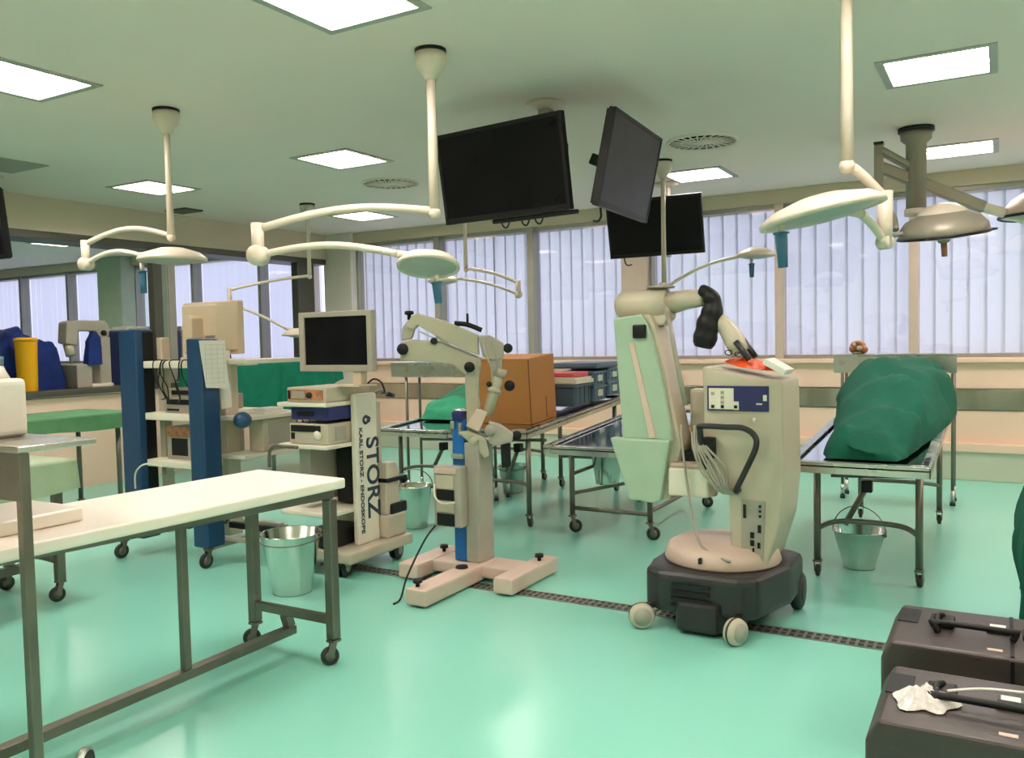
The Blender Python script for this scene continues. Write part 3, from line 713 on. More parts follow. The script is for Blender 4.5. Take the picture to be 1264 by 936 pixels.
# ================================================================== blue column cart
t = thing('equipment_cart', 'tall cart with two dark blue side columns left of the middle', 'cart', (-4.98, 4.15, 0))
def bcol(x0, x1, zt_, dark):
    m = B(BLUEC).box((x0, 3.84, 0.13), (x1, 3.99, zt_), 0.015, 3)
    c = m.build('blue_column', t)
    if dark: B(BLACK).box((x1 - 0.001, 3.90, 0.2), (x1 + 0.008, 3.98, zt_ - 0.02), 0.002).build('groove', c)
bcol(-5.46, -5.27, 1.62, True); bcol(-4.745, -4.60, 1.545, False)
B(CREAMM).box((-5.255, 4.0, 0.15), (-5.20, 4.07, 1.56), 0.01).build('rear_post', t)
B(CREAMM).box((-4.80, 4.12, 0.15), (-4.70, 4.24, 1.38), 0.01).build('rear_post', t)
for z in (1.395, 1.03, 0.70): B(WHITEM).box((-5.25, 3.88, z - 0.05), (-4.75, 4.48, z), 0.008).build('shelf', t)
for z, xr_ in ((1.395, -4.42), (1.005, -4.44), (0.74, -4.46)): B(WHITEM).box((-4.695, 4.06, z - 0.03), (xr_, 4.62, z), 0.006).build('side_shelf', t)
m = B(GREYM).box((-5.46, 3.84, 0.13), (-5.40, 4.6, 0.17), 0.006).box((-4.68, 3.86, 0.11), (-4.62, 4.6, 0.15), 0.006).box((-5.40, 4.5, 0.13), (-4.62, 4.56, 0.17), 0.006).box((-5.40, 3.9, 0.30), (-4.66, 3.94, 0.33), 0.004)
m.build('base_frame', t)
m = B(BLACK).box((-4.60, 4.02, 0.24), (-4.05, 4.06, 0.28), 0.004); m.mat(GREYM).box((-4.60, 3.98, 0.16), (-4.0, 4.02, 0.185), 0.003); m.build('outrigger', t)
for x, y in ((-5.40, 3.78), (-4.62, 3.86), (-5.42, 4.55), (-4.64, 4.55)): caster(t, x, y, 0.052, 0, random.uniform(-1.8, -1.2), 0.13)
m = B(BLUEC).ball((-4.46, 4.05, 0.985), 0.062, (1, 1, 0.9)); m.build('blue_knob', t)
# beige monitor back on the cart
t = thing('crt_monitor', 'beige monitor seen from behind on the blue-column cart', 'monitor', (-5.010, 4.15, 1.396))
m = B(BEIGE).box((-5.290, 4.27, 1.43), (-4.715, 4.33, 1.815), 0.012)
m.prism([(-5.285, 4.27), (-4.720, 4.27), (-4.830, 4.18), (-5.190, 4.18)], 1.46, 1.79, 'z', 0.012)
m.build('housing', t)
B(BLACK).box((-5.260, 4.331, 1.46), (-4.745, 4.335, 1.785), 0.002).build('screen', t)
m = B(BEIGE).prism([(-5.070, 1.55), (-4.970, 1.55), (-4.970, 1.69), (-5.000, 1.715), (-5.040, 1.715), (-5.070, 1.69)], 4.08, 4.19, 'y', 0.008); m.box((-5.070, 4.08, 1.46), (-4.970, 4.19, 1.55), 0.006); m.box((-5.130, 4.10, 1.396), (-4.910, 4.36, 1.415), 0.006); m.box((-5.060, 4.11, 1.41), (-4.980, 4.20, 1.47), 0.004); m.build('stand', t)
m = B(BLACK)
for k in range(6): m.box((-4.950, 4.178, 1.50 + k * 0.012), (-4.850, 4.183, 1.505 + k * 0.012))
m.build('vent_slots', t)
# papers on the column
t = thing('paper_sheet', 'white printed sheet taped to the right blue column', 'paper', (-4.58, 4.0, 1.2))
m = B(PAPER).prism([(3.815, 1.53), (4.03, 1.53), (4.05, 1.20), (3.86, 1.215)], -4.5845, -4.580, 'x'); m.build('sheet', t)
m = B(INKL)
for k in range(9):
    z = 1.50 - k * 0.032; m.box((-4.580, 3.85, z), (-4.5790, 4.02, z + 0.0025))
for k in range(4): m.box((-4.580, 3.86 + k * 0.05, 1.235), (-4.5790, 3.862 + k * 0.05, 1.50))
m.build('printed_grid', t)
single(B(PAPER).prism([(4.06, 1.46), (4.17, 1.46), (4.17, 1.06), (4.08, 1.05)], -4.6985, -4.694, 'x'), 'paper_strip', 'long pale paper strip on the post beside the printed sheet', 'paper', (-4.5, 4.1, 1.2))
# devices on the cart
t = thing('video_unit', 'dark grey recorder on the middle shelf of the blue-column cart', 'recorder', (-5.0, 4.1, 1.03))
B(GREYM).box((-5.1, 3.93, 1.031), (-4.83, 4.4, 1.14), 0.006).build('housing', t)
m = B(BLACK).box((-5.07, 3.924, 1.09), (-4.82, 3.931, 1.125)); m.box((-5.07, 3.924, 1.045), (-4.95, 3.931, 1.06)); m.build('front_slot', t)
t = thing('video_unit', 'small pale unit stacked on the dark grey recorder of the blue-column cart', 'recorder', (-5.0, 4.1, 1.14))
B(CREAMM).box((-5.12, 3.98, 1.141), (-4.86, 4.35, 1.20), 0.006).build('housing', t); B(BLACK).box((-5.08, 3.974, 1.155), (-4.9, 3.981, 1.185)).build('front_slot', t)
t = thing('printer', 'brown and black printer on the lower shelf of the blue-column cart', 'printer', (-5.0, 4.1, 0.70))
B(GREYM).box((-5.12, 3.95, 0.701), (-4.83, 4.4, 0.93), 0.01).build('housing', t)
m = B(BROWN).box((-5.12, 3.944, 0.86), (-4.83, 3.951, 0.93), 0.002); m.mat(BLACK).box((-5.06, 3.944, 0.73), (-4.90, 3.951, 0.85)); m.build('front_panel', t)
t = thing('computer', 'cream computer box on the right side shelf of the blue-column cart', 'computer', (-4.5, 4.3, 0.74))
B(CREAMM).box((-4.62, 4.25, 0.741), (-4.48, 4.58, 0.97), 0.008).build('housing', t); B(GREYM).box((-4.481, 4.30, 0.79), (-4.477, 4.53, 0.94)).build('side_vent', t)
t = thing('paper_pile', 'white papers lying on the right side shelf of the blue-column cart', 'papers', (-4.45, 4.3, 1.006))
B(PAPER).box((-4.62, 4.25, 1.006), (-4.46, 4.5, 1.02), 0.002).box((-4.60, 4.28, 1.02), (-4.48, 4.45, 1.045), 0.004).build('sheets', t)
cb = B(BLACK)
random.seed(3)
for k in range(7):
    x = -5.08 + random.uniform(0, 0.27); e_ = [random.uniform(-0.05, 0.05) for _ in range(4)]
    cb.tube(smoothpts([(x, 3.91, 1.40), (x + e_[0], 3.86, 1.38 + e_[1] * 0.3), (x + e_[2], 3.86, 1.28 + e_[3]), (x + e_[1] * 1.5, 3.87, 1.2 + e_[0]), (x + e_[3], 3.90, 1.10 + abs(e_[2]))], 6), 0.0045, 6)
single(cb, 'cable_bundle', 'black cables hanging in front of the upper shelf of the blue-column cart', 'cables', (-4.95, 3.88, 1.3))
cb = B(BLACK)
for k in range(9):
    x = -5.3 + k * 0.06
    cb.tube(smoothpts([(x, 4.1, 0.36), (x + 0.06, 3.98, 0.26 + random.uniform(-.04, .04)), (x + 0.14, 3.97, 0.22), (x + 0.22, 4.02, 0.30), (x + 0.1, 4.1, 0.24)], 6), 0.006, 6)
single(cb, 'cable_bundle', 'tangle of black cables under the blue-column cart above its wheels', 'cables', (-5.0, 4.02, 0.28))
single(B(WHITEM).tube(smoothpts([(-5.28, 3.80, 0.50), (-5.24, 3.78, 0.62), (-5.16, 3.80, 0.68), (-5.05, 3.85, 0.66)], 8), 0.006, 8), 'white_cable', 'thin white cable looping from the left blue column', 'cable', (-5.2, 3.8, 0.6))

# ================================================================== endoscopy cart with lettering
t = thing('endoscopy_cart', 'cream endoscopy cart with large vertical lettering on its side panel', 'cart', (-3.86, 4.3, 0))
m = B(CREAMM).box((-4.10, 4.02, 0.10), (-3.52, 4.68, 0.17), 0.015); m.mat(GREYM).box((-4.06, 4.06, 0.075), (-3.58, 4.62, 0.10), 0.006); m.build('base', t)
side = B(WHITEM).box((-3.665, 4.23, 0.17), (-3.62, 4.445, 1.16), 0.012).build('side_panel', t)
Mt = Matrix(((0, 0, 1, -3.6185), (0, 1, 0, 4.382), (-1, 0, 0, 0.60), (0, 0, 0, 1)))
tx = B(INK).text('STORZ', 0.172, Mt @ Matrix.Diagonal((1.0, 1.0, 1, 1))); tx.build('lettering', side)
Mt2 = Matrix(((0, 0, 1, -3.6185), (0, 1, 0, 4.272), (-1, 0, 0, 0.59), (0, 0, 0, 1)))
tx = B(INK).text('KARL STORZ - ENDOSKOPE', 0.056, Mt2 @ Matrix.Diagonal((1.0, 0.8, 1, 1))); tx.build('small_lettering', side)
em = B(INK); ec = Vector((-3.619, 4.325, 0.985))
em.lathe([(0, 0), (0.030, 0), (0.030, 0.002), (0, 0.002)], ec, 20, (1, 0, 0)); em.prism([(4.325, 1.02), (4.375, 1.0), (4.37, 0.97), (4.335, 0.96)], -3.6195, -3.617, 'x'); em.mat(WHITEM).lathe([(0, 0), (0.012, 0), (0.012, 0.0015), (0, 0.0015)], ec + Vector((0.002, 0, 0)), 14, (1, 0, 0))
em.build('emblem', side)
B(CREAMM).box((-4.05, 4.50, 0.17), (-3.68, 4.56, 1.09), 0.008).build('back_panel', t)
for z in (1.118, 0.848, 0.415): B(WHITEM).box((-4.085, 4.0, z - 0.028), (-3.666, 4.50, z), 0.008).build('shelf', t)
m = B(GREYM).box((-4.0, 4.10, 0.45), (-3.9, 4.48, 0.81), 0.006); m.mat(BLACK).box((-3.86, 4.3, 0.43), (-3.70, 4.48, 0.80), 0.01); m.build('cable_duct', t)
B(BLACK).box((-3.95, 4.05, 0.175), (-3.70, 4.4, 0.28), 0.01).build('transformer', t)
B(STEELD).tube(smoothpts([(-4.17, 4.0, 0.69), (-4.165, 4.0, 0.78), (-4.12, 4.0, 0.825), (-4.0, 3.985, 0.832), (-3.9, 3.985, 0.832)], 6), 0.011).build('handle', t)
m = B(CREAMM).box((-3.66, 4.452, 0.17), (-3.56, 4.66, 0.33), 0.015).prism([(4.46, 0.33), (4.64, 0.33), (4.60, 0.47), (4.62, 0.60), (4.58, 0.68), (4.48, 0.68), (4.47, 0.5)], -3.655, -3.575, 'x', 0.012)
m.build('camera_holder', t)
m = B(BLACK).box((-3.66, 4.47, 0.545), (-3.565, 4.69, 0.575), 0.008); m.ball((-3.60, 4.69, 0.54), 0.03); m.build('strap_clip', t)
B(BLACK).box((-3.66, 4.50, 0.32), (-3.56, 4.68, 0.40), 0.02).build('strap_clip', t)
m = B(STEELD).tube(smoothpts([(-3.64, 4.45, 1.15), (-3.64, 4.52, 1.165), (-3.63, 4.58, 1.14), (-3.63, 4.62, 1.13)], 5), 0.012); m.mat(BLACK).tube([(-3.63, 4.57, 1.14), (-3.63, 4.64, 1.125)], 0.016); m.build('rear_handle', t)
for x, y in ((-4.0, 4.08), (-3.64, 4.10), (-4.0, 4.58), (-3.61, 4.60)):
    m = B(RUBBER)
    for s in (-0.022, 0.022): m.lathe([(0, -0.012), (0.056, -0.012), (0.064, -0.006), (0.064, 0.006), (0.056, 0.012), (0, 0.012)], (x + s, y, 0.064), 20, (1, 0.25, 0))
    m.mat(GREYM)
    for s in (-0.024, 0.024): m.lathe([(0, -0.0125), (0.034, -0.0125), (0.034, 0.0125), (0, 0.0125)], (x + s, y, 0.064), 16, (1, 0.25, 0))
    m.cyl((x, y, 0.055), (x, y, 0.1), 0.012); m.build('caster', t)
# devices
t = thing('light_source', 'cream light source on the top shelf of the lettered cart', 'medical device', (-3.85, 4.25, 1.119))
B(CREAMM).box((-4.02, 4.03, 1.119), (-3.68, 4.45, 1.213), 0.008).build('housing', t)
m = B(BROWN).box((-4.0, 4.022, 1.135), (-3.71, 4.031, 1.20), 0.002); m.mat(GREYM).box((-3.97, 4.018, 1.145), (-3.86, 4.024, 1.19)); m.mat(BLACK).lathe([(0, 0), (0.02, 0), (0.018, 0.02), (0, 0.02)], (-3.815, 4.024, 1.165), 16, (0, -1, 0)).box((-4.0, 4.016, 1.14), (-3.985, 4.024, 1.195)); m.build('front_panel', t)
t = thing('camera_unit', 'dark blue camera unit hanging under the top shelf of the lettered cart', 'medical device', (-3.85, 4.25, 1.01))
B(NAVY).box((-3.99, 4.03, 1.005), (-3.67, 4.45, 1.088), 0.006).build('housing', t)
m = B(BLACK).box((-3.93, 4.022, 1.03), (-3.80, 4.031, 1.06)); m.build('front_panel', t)
t = thing('insufflator', 'cream device with a round dial on the middle shelf of the lettered cart', 'medical device', (-3.85, 4.25, 0.849))
B(CREAMM).box((-4.01, 4.03, 0.850), (-3.68, 4.45, 0.983), 0.008).build('housing', t)
m = B(BLACK).box((-3.99, 4.022, 0.93), (-3.74, 4.031, 0.97), 0.002).box((-3.99, 4.022, 0.88), (-3.965, 4.031, 0.92)); m.build('display', t)
m = B(WHITEM).lathe([(0, 0), (0.032, 0), (0.030, 0.012), (0, 0.014)], (-3.765, 4.03, 0.908), 20, (0, -1, 0)); m.build('dial', t)
B(GREYM).box((-3.679, 4.10, 0.87), (-3.675, 4.20, 0.96)).build('side_label', t)
m = B(STEELD)
for x in (-3.97, -3.92, -3.86, -3.80): m.cyl((x, 4.06, 0.984), (x, 4.06, 1.004), 0.006, None, 8)
single(m, 'support_pins', 'small steel pins between the blue camera unit and the dial device', 'pins', (-3.88, 4.06, 0.984))
t = thing('flat_monitor', 'grey-framed monitor with dark screen on the lettered cart', 'monitor', (-3.72, 4.2, 1.213))
cy_ = 4.18
m = B(GREYM)
for a, b in (((-4.045, 1.31), (-4.0, 1.70)), ((-3.47, 1.31), (-3.43, 1.70)), ((-4.0, 1.31), (-3.47, 1.352)), ((-4.0, 1.665), (-3.47, 1.70))): m.box((a[0], cy_, a[1]), (b[0], cy_ + 0.05, b[1]), 0.005)
m.box((-4.03, cy_ + 0.02, 1.33), (-3.45, cy_ + 0.075, 1.68), 0.01); m.build('frame', t)
B(SCREEN).box((-4.0, cy_ + 0.012, 1.352), (-3.47, cy_ + 0.02, 1.665)).build('screen', t)
m = B(BEIGE).box((-3.60, cy_ + 0.01, 1.225), (-3.53, cy_ + 0.07, 1.309), 0.006); m.box((-3.68, cy_ - 0.05, 1.2135), (-3.50, cy_ + 0.13, 1.226), 0.004); m.build('stand', t)
single(B(BLACK).tube(smoothpts([(-3.52, 4.24, 1.23), (-3.47, 4.24, 1.26), (-3.42, 4.25, 1.24), (-3.40, 4.26, 1.18), (-3.46, 4.30, 1.165)], 6), 0.006, 8), 'cable', 'short black cable looping beside the monitor stand', 'cable', (-3.45, 4.25, 1.2))

# ================================================================== old floor microscope
ox, oy = -2.88, 4.5
t = thing('surgical_microscope', 'old beige floor microscope with blue column and three-beam base', 'microscope', (ox, oy, 0))
m = B(PINKM)
m.box((-2.905, 3.77, 0.012), (-2.765, 4.56, 0.105), 0.012); m.box((-3.285, 4.20, 0.012), (-3.135, 4.72, 0.105), 0.012); m.box((-2.57, 4.17, 0.012), (-2.44, 4.76, 0.105), 0.012)
m.box((-3.14, 4.36, 0.03), (-2.56, 4.60, 0.10), 0.01); m.build('base', t)
for x, y in ((-2.86, 3.83), (-3.18, 4.56), (-2.50, 4.62), (-2.85, 4.27)):
    B(BLACK).lathe([(0, 0), (0.012, 0), (0.012, 0.02), (0.028, 0.025), (0.026, 0.045), (0, 0.048)] if y != 4.27 else [(0, 0), (0.04, 0), (0.036, 0.014), (0, 0.016)], (x, y, 0.104), 16).build('foot_knob', t)
m = B(RUBBER)
for x, y in ((-2.835, 3.83), (-3.21, 4.26), (-2.505, 4.24), (-2.5, 4.68), (-2.83, 4.5), (-3.2, 4.66)): m.cyl((x, y, 0), (x, y, 0.014), 0.035)
m.build('foot_pads', t)
B(GREYM).box((-2.90, 4.40, 0.104), (-2.80, 4.58, 0.86), 0.012).build('grey_column', t)
B(BLUEM).box((-2.995, 4.41, 0.104), (-2.901, 4.57, 1.0), 0.01).build('blue_column', t)
m = B(NAVY).box((-2.985, 4.395, 0.995), (-2.905, 4.50, 1.05), 0.01); m.mat(STEEL).lathe([(0, 0), (0.05, 0), (0.055, 0.012), (0, 0.016)], (-2.945, 4.45, 1.049), 20); m.build('column_cap', t)
for q_ in (((-2.99, 4.385, 0.755), (-2.90, 4.412, 0.785)), ((-2.99, 4.385, 0.94), (-2.96, 4.412, 0.99)), ((-2.93, 4.385, 0.90), (-2.91, 4.412, 0.98))): B(STEEL).box(q_[0], q_[1], 0.003).build('cable_socket', t)
m = B(GREYM).box((-3.075, 4.31, 0.335), (-2.875, 4.399, 0.715), 0.012); pb = m.build('power_box', t)
m = B(CREAMM).box((-3.05, 4.302, 0.575), (-2.92, 4.311, 0.66), 0.003).box((-3.05, 4.302, 0.43), (-2.92, 4.311, 0.50), 0.003); m.mat(BLACK).box((-3.05, 4.302, 0.505), (-2.92, 4.311, 0.57), 0.002).box((-3.05, 4.302, 0.345), (-2.92, 4.311, 0.42), 0.002); m.mat(PINKM).box((-3.06, 4.302, 0.67), (-2.9, 4.311, 0.705), 0.002); m.build('front_panel', pb)
B(WHITEM).tube(smoothpts([(-3.06, 4.30, 0.60), (-3.045, 4.28, 0.53), (-2.99, 4.275, 0.49), (-2.90, 4.285, 0.50)], 6), 0.006).build('cable', pb)
XF = Matrix.Translation((ox, oy, 0)) @ Matrix.Rotation(math.radians(30), 4, 'Z')
def O(m_): return MB(XF).mat(m_)
def PR(m_, poly, a, b, bev=0.008): return O(m_).prism(poly, a, b, 'y', bev)
PR(OLDM, [(-0.407, 1.585), (-0.375, 1.65), (-0.334, 1.669), (-0.172, 1.62), (0.034, 1.529), (0.041, 1.40), (-0.034, 1.428), (-0.196, 1.506), (-0.336, 1.595), (-0.367, 1.565)], -0.075, 0.045).build('upper_arm', t)
PR(OLDM, [(-0.452, 1.377), (-0.450, 1.489), (-0.374, 1.506), (-0.206, 1.492), (-0.044, 1.424), (0.052, 1.382), (0.05, 1.325), (-0.048, 1.281), (-0.123, 1.344), (-0.225, 1.362)], -0.065, 0.035).build('lower_arm', t)
PR(OLDM, [(-0.44, 1.499), (-0.433, 1.585), (-0.396, 1.63), (-0.36, 1.615), (-0.362, 1.563), (-0.379, 1.513)], -0.05, 0.03).build('arm_end', t)
m = O(GREYM).prism([(-0.33, 1.56), (-0.19, 1.495), (0.03, 1.397), (0.03, 1.391), (-0.19, 1.486), (-0.33, 1.552)], -0.078, -0.05, 'y', 0.001); m.build('arm_slot', t)
PR(OLDM, [(-0.053, 1.317), (0.05, 1.36), (0.035, 1.20), (0.029, 0.86), (-0.045, 0.86), (-0.05, 1.1)], -0.05, 0.05).build('upright', t)
PR(GREYM, [(0.034, 1.524), (0.111, 1.523), (0.196, 1.47), (0.194, 1.388), (0.143, 1.364), (0.062, 1.391)], -0.06, 0.04).build('yoke', t)
m = O(GREYM).prism([(0.107, 1.39), (0.184, 1.388), (0.17, 1.21), (0.114, 1.227)], -0.045, 0.02, 'y', 0.008); m.build('hanger', t)
m = O(OLDM).tube([(0.165, -0.02, 1.30), (0.145, -0.03, 1.22), (0.08, -0.06, 1.02)], 0.032, 16, True, [0.030, 0.036, 0.030]); m.tube([(0.172, -0.02, 1.31), (0.158, -0.025, 1.26)], 0.042, 16); m.tube([(0.135, -0.035, 1.19), (0.125, -0.04, 1.16)], 0.043, 16); m.build('optic_tube', t)
PR(PINKM, [(-0.05, 0.965), (0.018, 1.072), (0.084, 1.045), (0.03, 0.925)], -0.12, -0.02).build('eyepiece_block', t)
m = O(OLDM).prism([(-0.10, 0.925), (-0.03, 0.932), (0.07, 0.885), (0.094, 0.775), (0.06, 0.755), (-0.01, 0.84)], -0.11, -0.01, 'y', 0.01); m.tube([(0.0, -0.12, 0.87), (0.0, -0.06, 0.86)], 0.03, 14); m.build('lower_head', t)
m = O(GREYM).prism([(0.09, 0.985), (0.16, 0.965), (0.245, 0.905), (0.234, 0.855), (0.131, 0.83), (0.09, 0.852)], -0.09, 0.0, 'y', 0.01); m.tube([(0.10, -0.10, 0.93), (0.10, -0.03, 0.93)], 0.035, 14); m.build('objective_head', t)
m = O(BLACK).prism([(0.16, 0.85), (0.225, 0.845), (0.225, 0.70), (0.165, 0.69)], -0.07, 0.0, 'y', 0.012); m.build('black_tube', t)
for (x, z), rr_, d in zip([(-0.431, 1.448), (-0.021, 1.327), (0.221, 1.439), (0.226, 1.204), (0.099, 1.217), (0.265, 0.89), (-0.237, 1.494)], (0.036, 0.033, 0.03, 0.034, 0.018, 0.03, 0.022), (-0.1, -0.085, -0.05, -0.05, -0.07, -0.05, -0.085)):
    m = O(BLACK).lathe([(0, 0), (rr_ * 0.9, 0), (rr_, 0.008), (rr_, 0.022), (rr_ * 0.7, 0.03), (0, 0.032)], (x, d + 0.03, z), 18, (0, -1, 0)); m.build('knob', t)
m = O(BLACK).lathe([(0, 0), (0.012, 0), (0.012, 0.03), (0.03, 0.035), (0.028, 0.055), (0, 0.058)], (-0.395, 0, 1.63), 16); m.build('knob', t)
m = O(BLACK).tube(smoothpts([(-0.11, -0.03, 1.602), (-0.03, -0.03, 1.592), (0.06, -0.03, 1.555)], 5), 0.016); m.cyl((-0.028, -0.03, 1.595), (-0.028, -0.03, 1.66), 0.008); m.tube([(-0.09, -0.03, 1.60), (-0.09, -0.02, 1.57)], 0.01); m.build('arm_grip', t)
m = O(GREYM)
m.tube(smoothpts([(0.07, -0.065, 1.50), (0.075, -0.09, 1.44), (0.10, -0.085, 1.36), (0.13, -0.07, 1.30)], 6), 0.006); m.tube(smoothpts([(0.12, -0.065, 1.48), (0.14, -0.09, 1.42), (0.15, -0.08, 1.36), (0.14, -0.06, 1.28)], 6), 0.005); m.tube(smoothpts([(0.03, -0.08, 1.39), (0.02, -0.10, 1.2), (0.04, -0.10, 1.1), (0.02, -0.06, 1.0)], 6), 0.004)
m.build('arm_cables', t)
single(B(BLACK).tube(smoothpts([(-3.07, 4.33, 0.345), (-3.09, 4.22, 0.26), (-3.06, 4.0, 0.10), (-3.0, 3.85, 0.012), (-2.98, 3.76, 0.008)], 8), 0.006, 8), 'power_cable', 'thin dark cable running from the power box down past the base of the old microscope', 'cable', (-3.05, 4.1, 0.1))

# ================================================================== big white microscope
t = thing('surgical_microscope', 'large white surgical microscope on a black wheeled base', 'microscope', (-1.3, 4.4, 0))
m = B(CHAR)
m.prism([(-1.60, 4.12), (-1.52, 4.06), (-1.10, 4.06), (-1.02, 4.12), (-0.93, 4.45), (-0.93, 4.74), (-1.0, 4.80), (-1.58, 4.80), (-1.63, 4.74), (-1.63, 4.3)], 0.09, 0.30, 'z', 0.035, 3)
m.prism([(-1.40, 4.02), (-1.20, 4.02), (-1.16, 4.12), (-1.44, 4.12)], 0.02, 0.17, 'z', 0.02); m.box((-1.45, 4.15, 0.03), (-1.1, 4.7, 0.10), 0.01)
base = m.build('base', t)
m = B(BLACK)
for k in range(4): m.box((-1.44 + 0.0, 4.045, 0.13 + k * 0.035), (-1.24, 4.062, 0.145 + k * 0.035), 0.003)
m.build('grille', base)
for x, y, a in ((-1.59, 4.03, 0.5), (-1.10, 4.0, 0.25)):
    m = B(CREAMM); ax = Vector((math.sin(a) , -math.cos(a), 0)) if x < -1.3 else Vector((math.cos(0.45), -math.sin(0.45), 0))
    m.lathe([(0, -0.032), (0.05, -0.032), (0.062, -0.024), (0.066, -0.008), (0.066, 0.008), (0.062, 0.024), (0.05, 0.032), (0, 0.032)], (x, y, 0.067), 26, ax)
    m.mat(GREYM).lathe([(0, -0.034), (0.046, -0.034), (0.046, 0.034), (0, 0.034)], (x, y, 0.067), 22, ax); m.mat(RUBBER).lathe([(0.0665, -0.006), (0.068, -0.004), (0.068, 0.004), (0.0665, 0.006)], (x, y, 0.067), 26, ax)
    m.mat(BLACK).bar((x, y, 0.10), (x + (0.07 if x < -1.3 else -0.0), y + 0.10, 0.13), 0.04, 0.03, 0.005); m.build('wheel', t)
for x, y in ((-0.95, 4.70), (-1.60, 4.72)):
    m = B(RUBBER).lathe([(0, -0.03), (0.085, -0.03), (0.10, -0.02), (0.10, 0.02), (0.085, 0.03), (0, 0.03)], (x, y, 0.10), 26, (1, 0, 0)); m.mat(CHAR).lathe([(0, -0.033), (0.06, -0.033), (0.06, 0.033), (0, 0.033)], (x, y, 0.10), 20, (1, 0, 0)); m.build('wheel', t)
m = B(PINKM).lathe([(0, 0.0), (0.30, 0.0), (0.305, 0.01), (0.285, 0.075), (0.24, 0.10), (0.10, 0.112), (0, 0.112)], (-1.29, 4.45, 0.301), 44); m.build('turntable', t)
m = B(BLACK).box((-1.325, 4.135, 0.335), (-1.31, 4.16, 0.365), 0.003); m.build('lock_pin', t)
# console
m = MB().mat(CREAMM)
m.prism([(-1.34, 1.10), (-1.345, 1.335), (-1.01, 1.268), (-0.94, 1.262), (-0.932, 0.75), (-0.955, 0.54), (-1.025, 0.31), (-1.20, 0.31), (-1.215, 0.70), (-1.30, 0.74), (-1.34, 0.82)], 4.30, 4.72, 'y', 0.02, 3)
m.build('console', t)
m = B(NAVY).box((-1.316, 4.29, 1.106), (-1.004, 4.302, 1.234), 0.003); m.mat(WHITEM).box((-1.306, 4.286, 1.114), (-1.178, 4.291, 1.222), 0.001).box((-1.178, 4.286, 1.112), (-1.152, 4.291, 1.155), 0.001)
pn = m.build('control_panel', t)
for x, z in ((-1.235, 1.20), (-1.235, 1.175), (-1.235, 1.15), (-1.285, 1.195), (-1.285, 1.128), (-1.235, 1.128), (-1.167, 1.128)):
    B(GREYM if z > 1.14 else BLACK).box((x - 0.008, 4.281, z - 0.008), (x + 0.008, 4.287, z + 0.008), 0.002).build('button', pn)
m = B(WHITEM).box((-1.03, 4.286, 1.16), (-1.012, 4.291, 1.19)).box((-1.065, 4.288, 1.14), (-1.035, 4.291, 1.148)); m.build('display_mark', pn)
m = B(CHAR).tube(smoothpts([(-1.335, 4.30, 0.80), (-1.34, 4.24, 1.0), (-1.325, 4.22, 1.03), (-1.20, 4.22, 1.03), (-1.11, 4.22, 1.027), (-1.055, 4.22, 0.99), (-1.052, 4.22, 0.93), (-1.10, 4.22, 0.82), (-1.15, 4.22, 0.715), (-1.16, 4.30, 0.70)], 6), 0.015); m.build('handle_bar', t)
m = B(WHITEM).lathe([(0, 0), (0.014, 0), (0.012, 0.015), (0, 0.017)], (-1.076, 4.301, 1.06), 16, (0, -1, 0)); m.build('dial', t)
m = B(GREYM).prism([(-1.145, 0.655), (-1.025, 0.65), (-1.04, 0.33), (-1.148, 0.34)], 4.292, 4.302, 'y', 0.002)
sp = m.build('socket_panel', t)
for bx_ in (((-1.135, 0.56), (-1.12, 0.63)), ((-1.062, 0.49), (-1.045, 0.53)), ((-1.10, 0.46), (-1.08, 0.49)), ((-1.10, 0.42), (-1.08, 0.45)), ((-1.09, 0.39), (-1.08, 0.41)), ((-1.065, 0.41), (-1.05, 0.44))):
    B(BLACK).box((bx_[0][0], 4.287, bx_[0][1]), (bx_[1][0], 4.293, bx_[1][1]), 0.001).build('socket', sp)
for z in (0.625, 0.60, 0.575): B(BLACK).cyl((-1.05, 4.287, z), (-1.05, 4.293, z), 0.007).build('socket', sp)
# lifting arm at the left
m = B(GREENLIT).prism([(-1.865, 1.60), (-1.70, 1.617), (-1.66, 1.56), (-1.59, 1.28), (-1.53, 0.93), (-1.815, 0.93)], 4.36, 4.40, 'y', 0.01).prism([(-1.89, 0.935), (-1.54, 0.935), (-1.60, 0.60), (-1.64, 0.585), (-1.78, 0.595)], 4.345, 4.41, 'y', 0.012)
m.mat(CREAMM).prism([(-1.85, 1.60), (-1.665, 1.617), (-1.637, 1.562), (-1.567, 1.25), (-1.494, 0.90), (-1.56, 0.60), (-1.75, 0.605)], 4.399, 4.60, 'y', 0.015)
m.build('counterweight_arm', t)
m = B(PINKM).prism([(-1.77, 1.46), (-1.74, 1.46), (-1.62, 0.94), (-1.66, 0.94)], 4.35, 4.37, 'y', 0.004); m.build('arm_strip', t)
m = B(CREAMM).tube([(-1.895, 4.5, 1.665), (-1.865, 4.5, 1.668), (-1.82, 4.5, 1.67), (-1.70, 4.5, 1.67), (-1.60, 4.5, 1.672)], 0.08, 22, True, [0.05, 0.08, 0.087, 0.09, 0.086]); m.prism([(-1.72, 1.70), (-1.575, 1.715), (-1.56, 1.60), (-1.61, 1.55), (-1.70, 1.56)], 4.44, 4.56, 'y', 0.02); m.build('shoulder_joint', t)
m = B(BLACK).box((-1.745, 4.34, 1.485), (-1.67, 4.40, 1.56), 0.01); m.cyl((-1.80, 4.39, 1.60), (-1.74, 4.37, 1.52), 0.008); m.build('motor_cover', t)
m = B(GREYM).lathe([(0, 0), (0.075, 0), (0.08, 0.008), (0.05, 0.016), (0, 0.018)], (-1.635, 4.5, 1.76), 24); m.build('top_disc', t)
